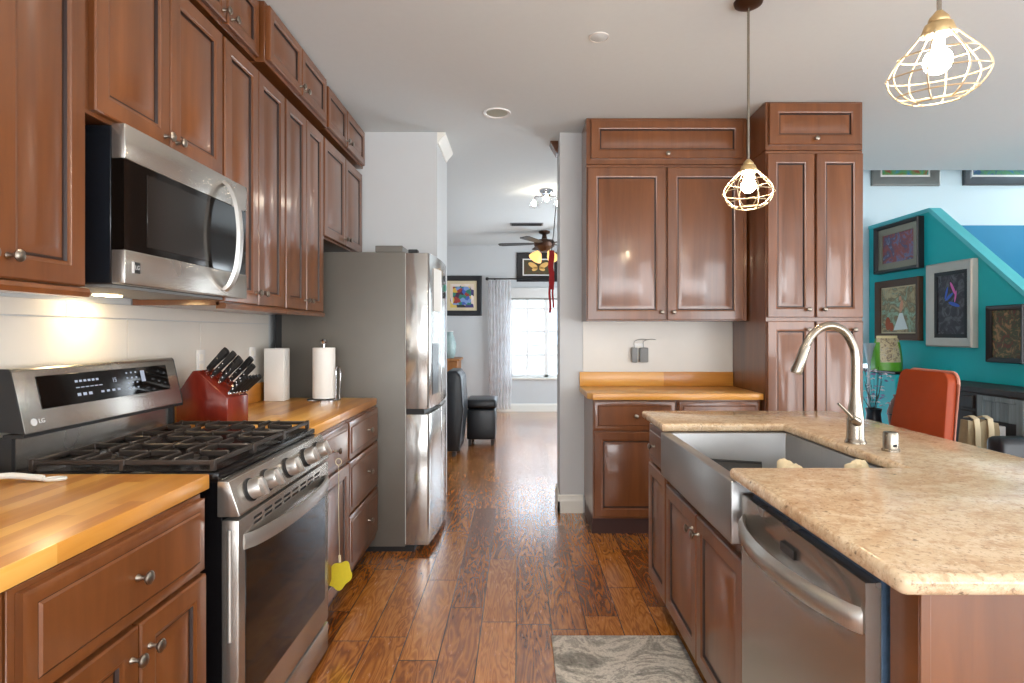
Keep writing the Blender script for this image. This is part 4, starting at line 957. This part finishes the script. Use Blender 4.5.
b = MB(); b.box(-.58, .50, -.33, .33, .861, .90, 0, .006, 2); b.build('top', 'oak', cs)
for sx in (-.5, .42):
    for sy in (-.25, .25): b = MB(); b.box(sx-.03, sx+.03, sy-.03, sy+.03, 0, .10, 0, .003, 1); b.build('foot', 'oak', cs)
va = thing('glass_vase', 'white and teal vase standing on the oak console', 'vase', (-1.08, 9.15, .9005))
b = MB(); b.lathe([(.06, 0), (.07, .01), (.09, .10), (.10, .22), (.07, .32), (.045, .38), (.055, .42), (.05, .42), (.04, .38), (0, .37)], 24); b.build('body', plain('teal_white_glaze', (190, 216, 214), .25, var=.35, vs=9), va)
b = MB(); b.lathe([(.056, .415), (.060, .42), (.056, .426)], 24); b.build('rim', 'white_gloss', va)

# ------------------------------------------------------------------ dining side
sc_ = thing('counter_chair', 'orange leather high backed chair behind the island', 'chair', (2.10, 2.735, 0))
b = MB(); cpl = []
def rrect(w2, z0, z1, rad, n=6):
    p = [(-w2, z0), (w2, z0)]
    for i in range(n+1): a = PI/2*i/n; p.append((w2-rad+rad*math.cos(a), z1-rad+rad*math.sin(a)))
    for i in range(n+1): a = PI/2+PI/2*i/n; p.append((-w2+rad+rad*math.cos(a), z1-rad+rad*math.sin(a)))
    return p
BM_ = T(-.28, 0, .60) @ R(.13, 'Y')
b = MB(); b.prism([(y*(1-.20*z/.51), z) for y, z in rrect(.205, 0, .525, .05)], 'X', 0, .045, 0, .012, 3, BM_); bk = b.build('backrest', 'leather_o', sc_)
b = MB(); rim = [(y*(1-.20*z/.51), z) for y, z in rrect(.209, 0, .529, .05)]
b.tube([BM_ @ Vector((.046, y, z)) for y, z in rim], .007, 8, 0, True); b.build('piping', 'leather_edge', bk)
b = MB(); b.box(-.23, .22, -.21, .21, .55, .64, 0, .025, 3); b.build('seat', 'leather_o', sc_)
for sx in (-.19, .18):
    for sy in (-.17, .17): b = MB(); b.tube([(sx, sy, .55), (sx*1.08, sy*1.08, 0)], [.022, .016], 8); b.build('leg', 'dark_wood', sc_)
sb = thing('sideboard', 'dark weathered sideboard along the teal stair wall', 'sideboard', (3.16, 3.75, 0))
b = MB(); b.box(-.17, .17, -.52, .62, .06, .905, 0, .004, 1); b.build('body', 'dark_wood', sb)
b = MB(); b.box(-.18, .178, -.54, .64, .906, .94, 0, .004, 1); b.build('top', 'dark_wood', sb)
b = MB(); b.box(-.188, -.1705, -.30, -.25, .10, .895, 0, .003, 1); b.box(-.188, -.1705, .0, .05, .10, .895, 0, .003, 1); b.box(-.188, -.1705, -.25, 0, .865, .895, 0, .003, 1); b.build('door_frame', 'cabinet_grey', sb)
b = MB()
for k in range(4): b.box(-.182, -.1705, -.249+k*.0622, -.249+k*.0622+.060, .745, .864, 0, .002, 1)
b.build('door', 'cabinet_grey', sb)
b = MB(); b.box(-.184, -.1705, .09, .60, .80, .88, 0, .003, 1); b.build('drawer', 'dark_wood', sb)
b = MB(); b.box(-.184, -.1705, .09, .60, .55, .78, 0, .003, 1); b.build('drawer', 'dark_wood', sb)
for sy in (-.46, .56): b = MB(); b.box(-.15, .15, sy-.03, sy+.03, 0, .059); b.build('foot', 'dark_wood', sb)
wb = thing('white_box', 'small white box in front of the grey sideboard door', 'box', (2.90, 3.62, .46))
b = MB(); b.box(-.04, .04, -.09, .09, 0, .27, 0, .004, 1); b.build('carton', 'white_gloss', wb)
b = MB(); b.box(-.0415, -.0402, -.05, 0, .20, .225); b.build('label_patch', 'black_matte', wb)
bn = thing('bench', 'dark bench in front of the sideboard', 'bench', (2.79, 3.60, 0))
b = MB(); b.box(-.16, .16, -.25, .35, .40, .459, 0, .012, 2); b.build('seat', 'leather_k', bn)
for sx in (-.13, .13):
    for sy in (-.2, .3): b = MB(); b.box(sx-.02, sx+.02, sy-.02, sy+.02, 0, .40, 0, .003, 1); b.build('leg', 'dark_wood', bn)
cb = thing('canvas_bag', 'beige canvas bag with pale straps behind the orange chair', 'bag', (2.74, 3.49, .4605))
bm = bmesh.new(); bmesh.ops.create_cube(bm, size=1); bmesh.ops.subdivide_edges(bm, edges=bm.edges[:], cuts=5, use_grid_fill=True)
for v in bm.verts:
    p = v.co; k = p.z+.5
    wv = 1+.06*math.sin(9*p.x+4*k)+.05*math.sin(7*p.y+6*k)
    v.co = Vector((p.x*.20*wv*(1-.15*k), p.y*.10*wv*(1-.35*k), k*.31*(1+.03*math.sin(11*p.x))))
MB().bm(bm).build('sack', 'canvas', cb, angle=80)
for sx in (-.045, .035):
    b = MB(); vs = []; fs = []
    for i, (y, z) in enumerate([(-.058, .03), (-.056, .15), (-.052, .26), (-.042, .325), (0, .34), (.042, .325)]): vs += [(sx-.016, y, z), (sx+.016, y, z), (sx+.016, y-.004, z+.004), (sx-.016, y-.004, z+.004)]
    for i in range(5):
        for j in range(4): fs.append((4*i+j, 4*i+(j+1) % 4, 4*i+4+(j+1) % 4, 4*i+4+j))
    fs += [(3, 2, 1, 0), (20, 21, 22, 23)]; b.add(vs, fs); b.build('strap', 'strap', cb)
ac = thing('armchair', 'black leather armchair at the right edge behind the island', 'armchair', (2.74, 2.85, 0))
b = MB(); b.box(-.24, .24, -.26, .24, .28, .46, 0, .04, 3); b.build('seat', 'leather_k', ac)
b = MB(); b.box(-.26, .26, .15, .275, .40, .752, 0, .035, 3); b.build('backrest', 'leather_k', ac)
for sx in (-.29, .29): b = MB(); b.box(sx-.045, sx+.045, -.26, .24, .12, .62, 0, .03, 3); b.build('armrest', 'leather_k', ac)
for sx in (-.2, .2):
    for sy in (-.2, .2): b = MB(); b.box(sx-.02, sx+.02, sy-.02, sy+.02, 0, .28, 0, .003, 1); b.build('leg', 'dark_wood', ac)
tc_ = thing('teal_cabinet', 'small teal and black cabinet in the corner of the teal wall', 'cabinet', (3.19, 5.02, 0))
b = MB(); b.box(-.12, .145, -.25, .25, 0, .955, 0, .004, 1); b.build('body', 'teal', tc_)
b = MB(); b.box(-.13, .15, -.26, .26, .956, .98, 0, .004, 1); b.build('top', 'black', tc_)
b = MB(); b.box(-.03, .146, -.2545, -.2505, .02, .95); b.build('side_panel', 'black_matte', tc_)
gb = thing('snack_bag', 'green and cream printed bag standing on the teal cabinet', 'bag', (3.13, 4.98, .9805))
bm = bmesh.new(); bmesh.ops.create_cube(bm, size=1); bmesh.ops.subdivide_edges(bm, edges=bm.edges[:], cuts=7, use_grid_fill=True)
for v in bm.verts:
    p = v.co; k = p.z+.5; th = (.10*(1-k)**.6+.02)*(1-.6*abs(2*p.x)**2)
    v.co = Vector((p.x*.225*(1-.18*k+.10*math.sin(k*PI)), p.y*th*1.6, k*.27))
mbg = MB().bm(bm)
mbg.mi = [0 if sum(mbg.v[i][2] for i in f)/len(f) < .06 or abs(sum(mbg.v[i][0] for i in f)/len(f)) > .085 else 1 for f in mbg.f]
mbg.build('pouch', [plain('green_foil', (96, 168, 40), .3, var=.15, vs=20), art('pouch_print', [(226, 214, 176), (160, 150, 140), (206, 190, 150), (110, 90, 80), (230, 224, 200)], 16, seed=11)], gb, angle=60)
b = MB(); b.box(-.088, .088, -.006, .006, .268, .292, 0, .002, 1); b.build('seal', plain('cream_foil', (222, 208, 160), .4), gb)
cn = thing('candle_stand', 'tall silver fluted candle stand beside the pantry', 'candle stand', (2.93, 4.90, 0))
b = MB(); b.lathe([(.11, 0), (.11, .012), (.03, .03), (.011, .06), (.011, 1.02), (.016, 1.07), (.022, 1.09), (.030, 1.14), (.050, 1.21), (.046, 1.21), (.026, 1.14), (0, 1.10)], 24); b.build('stand', plain('pale_silver', (176, 186, 190), .3, .5), cn)
b = MB(); b.lathe([(.0455, 1.2005), (.0455, 1.206), (0, 1.207)], 24); b.build('candle', 'white', cn)
fv = thing('flower_vase', 'tall dark floor vase of white and lilac flowers beside the candle stand', 'vase', (2.80, 4.62, 0))
b = MB(); b.lathe([(.07, 0), (.08, .02), (.09, .35), (.06, .58), (.05, .66), (.06, .70), (.052, .70), (.044, .66), (0, .64)], 24); b.build('vase_body', 'leather_k', fv)
rnd = random.Random(4)
for (mt, nm, cnt) in ((plain('white_petals', (222, 220, 226), .7), 'white_blossom', 26), (plain('lilac_petals', (150, 130, 176), .7), 'lilac_blossom', 16)):
    b = MB()
    for k in range(cnt):
        a = rnd.uniform(0, 2*PI); rr = rnd.uniform(.0, .13); z = .74+rnd.uniform(0, .28); c_ = Vector((rr*math.cos(a), rr*math.sin(a), z))
        for j in range(5):
            q = T(*c_) @ R(rnd.uniform(0, 6), 'Z') @ R(j*2*PI/5, 'Z') @ R(rnd.uniform(.3, 1.0), 'Y'); b.add([(0, 0, 0), (.012, -.010, .002), (.026, 0, .006), (.012, .010, .002)], [(0, 1, 2, 3)], 0, q)
    b.build(nm, mt, fv, smooth=False)
b = MB()
for k in range(16):
    a = rnd.uniform(0, 2*PI); rr = rnd.uniform(.02, .14); z = .78+rnd.uniform(0, .30)
    b.tube(catmull([(0, 0, .655), (rr*.4*math.cos(a), rr*.4*math.sin(a), .74), (rr*math.cos(a), rr*math.sin(a), z)], 4), .002, 5)
b.build('stem', plain('dark_stem', (40, 44, 36), .7), fv)
ur = thing('clay_figure', 'rose brown clay urn standing before the teal cabinet', 'urn', (2.98, 4.58, 0))
b = MB(); b.lathe([(.09, 0), (.10, .03), (.07, .30), (.06, .50), (.075, .60), (.085, .68), (.06, .76), (.04, .79), (.045, .81), (.035, .81), (0, .78)], 24); b.build('urn_body', plain('rose_clay', (150, 104, 90), .6, var=.3, vs=12), ur)
b = MB(); b.tube([(.083*math.cos(2*PI*i/24), .083*math.sin(2*PI*i/24), .66) for i in range(24)], .006, 6, 0, True); b.build('band', 'leather_k', ur)
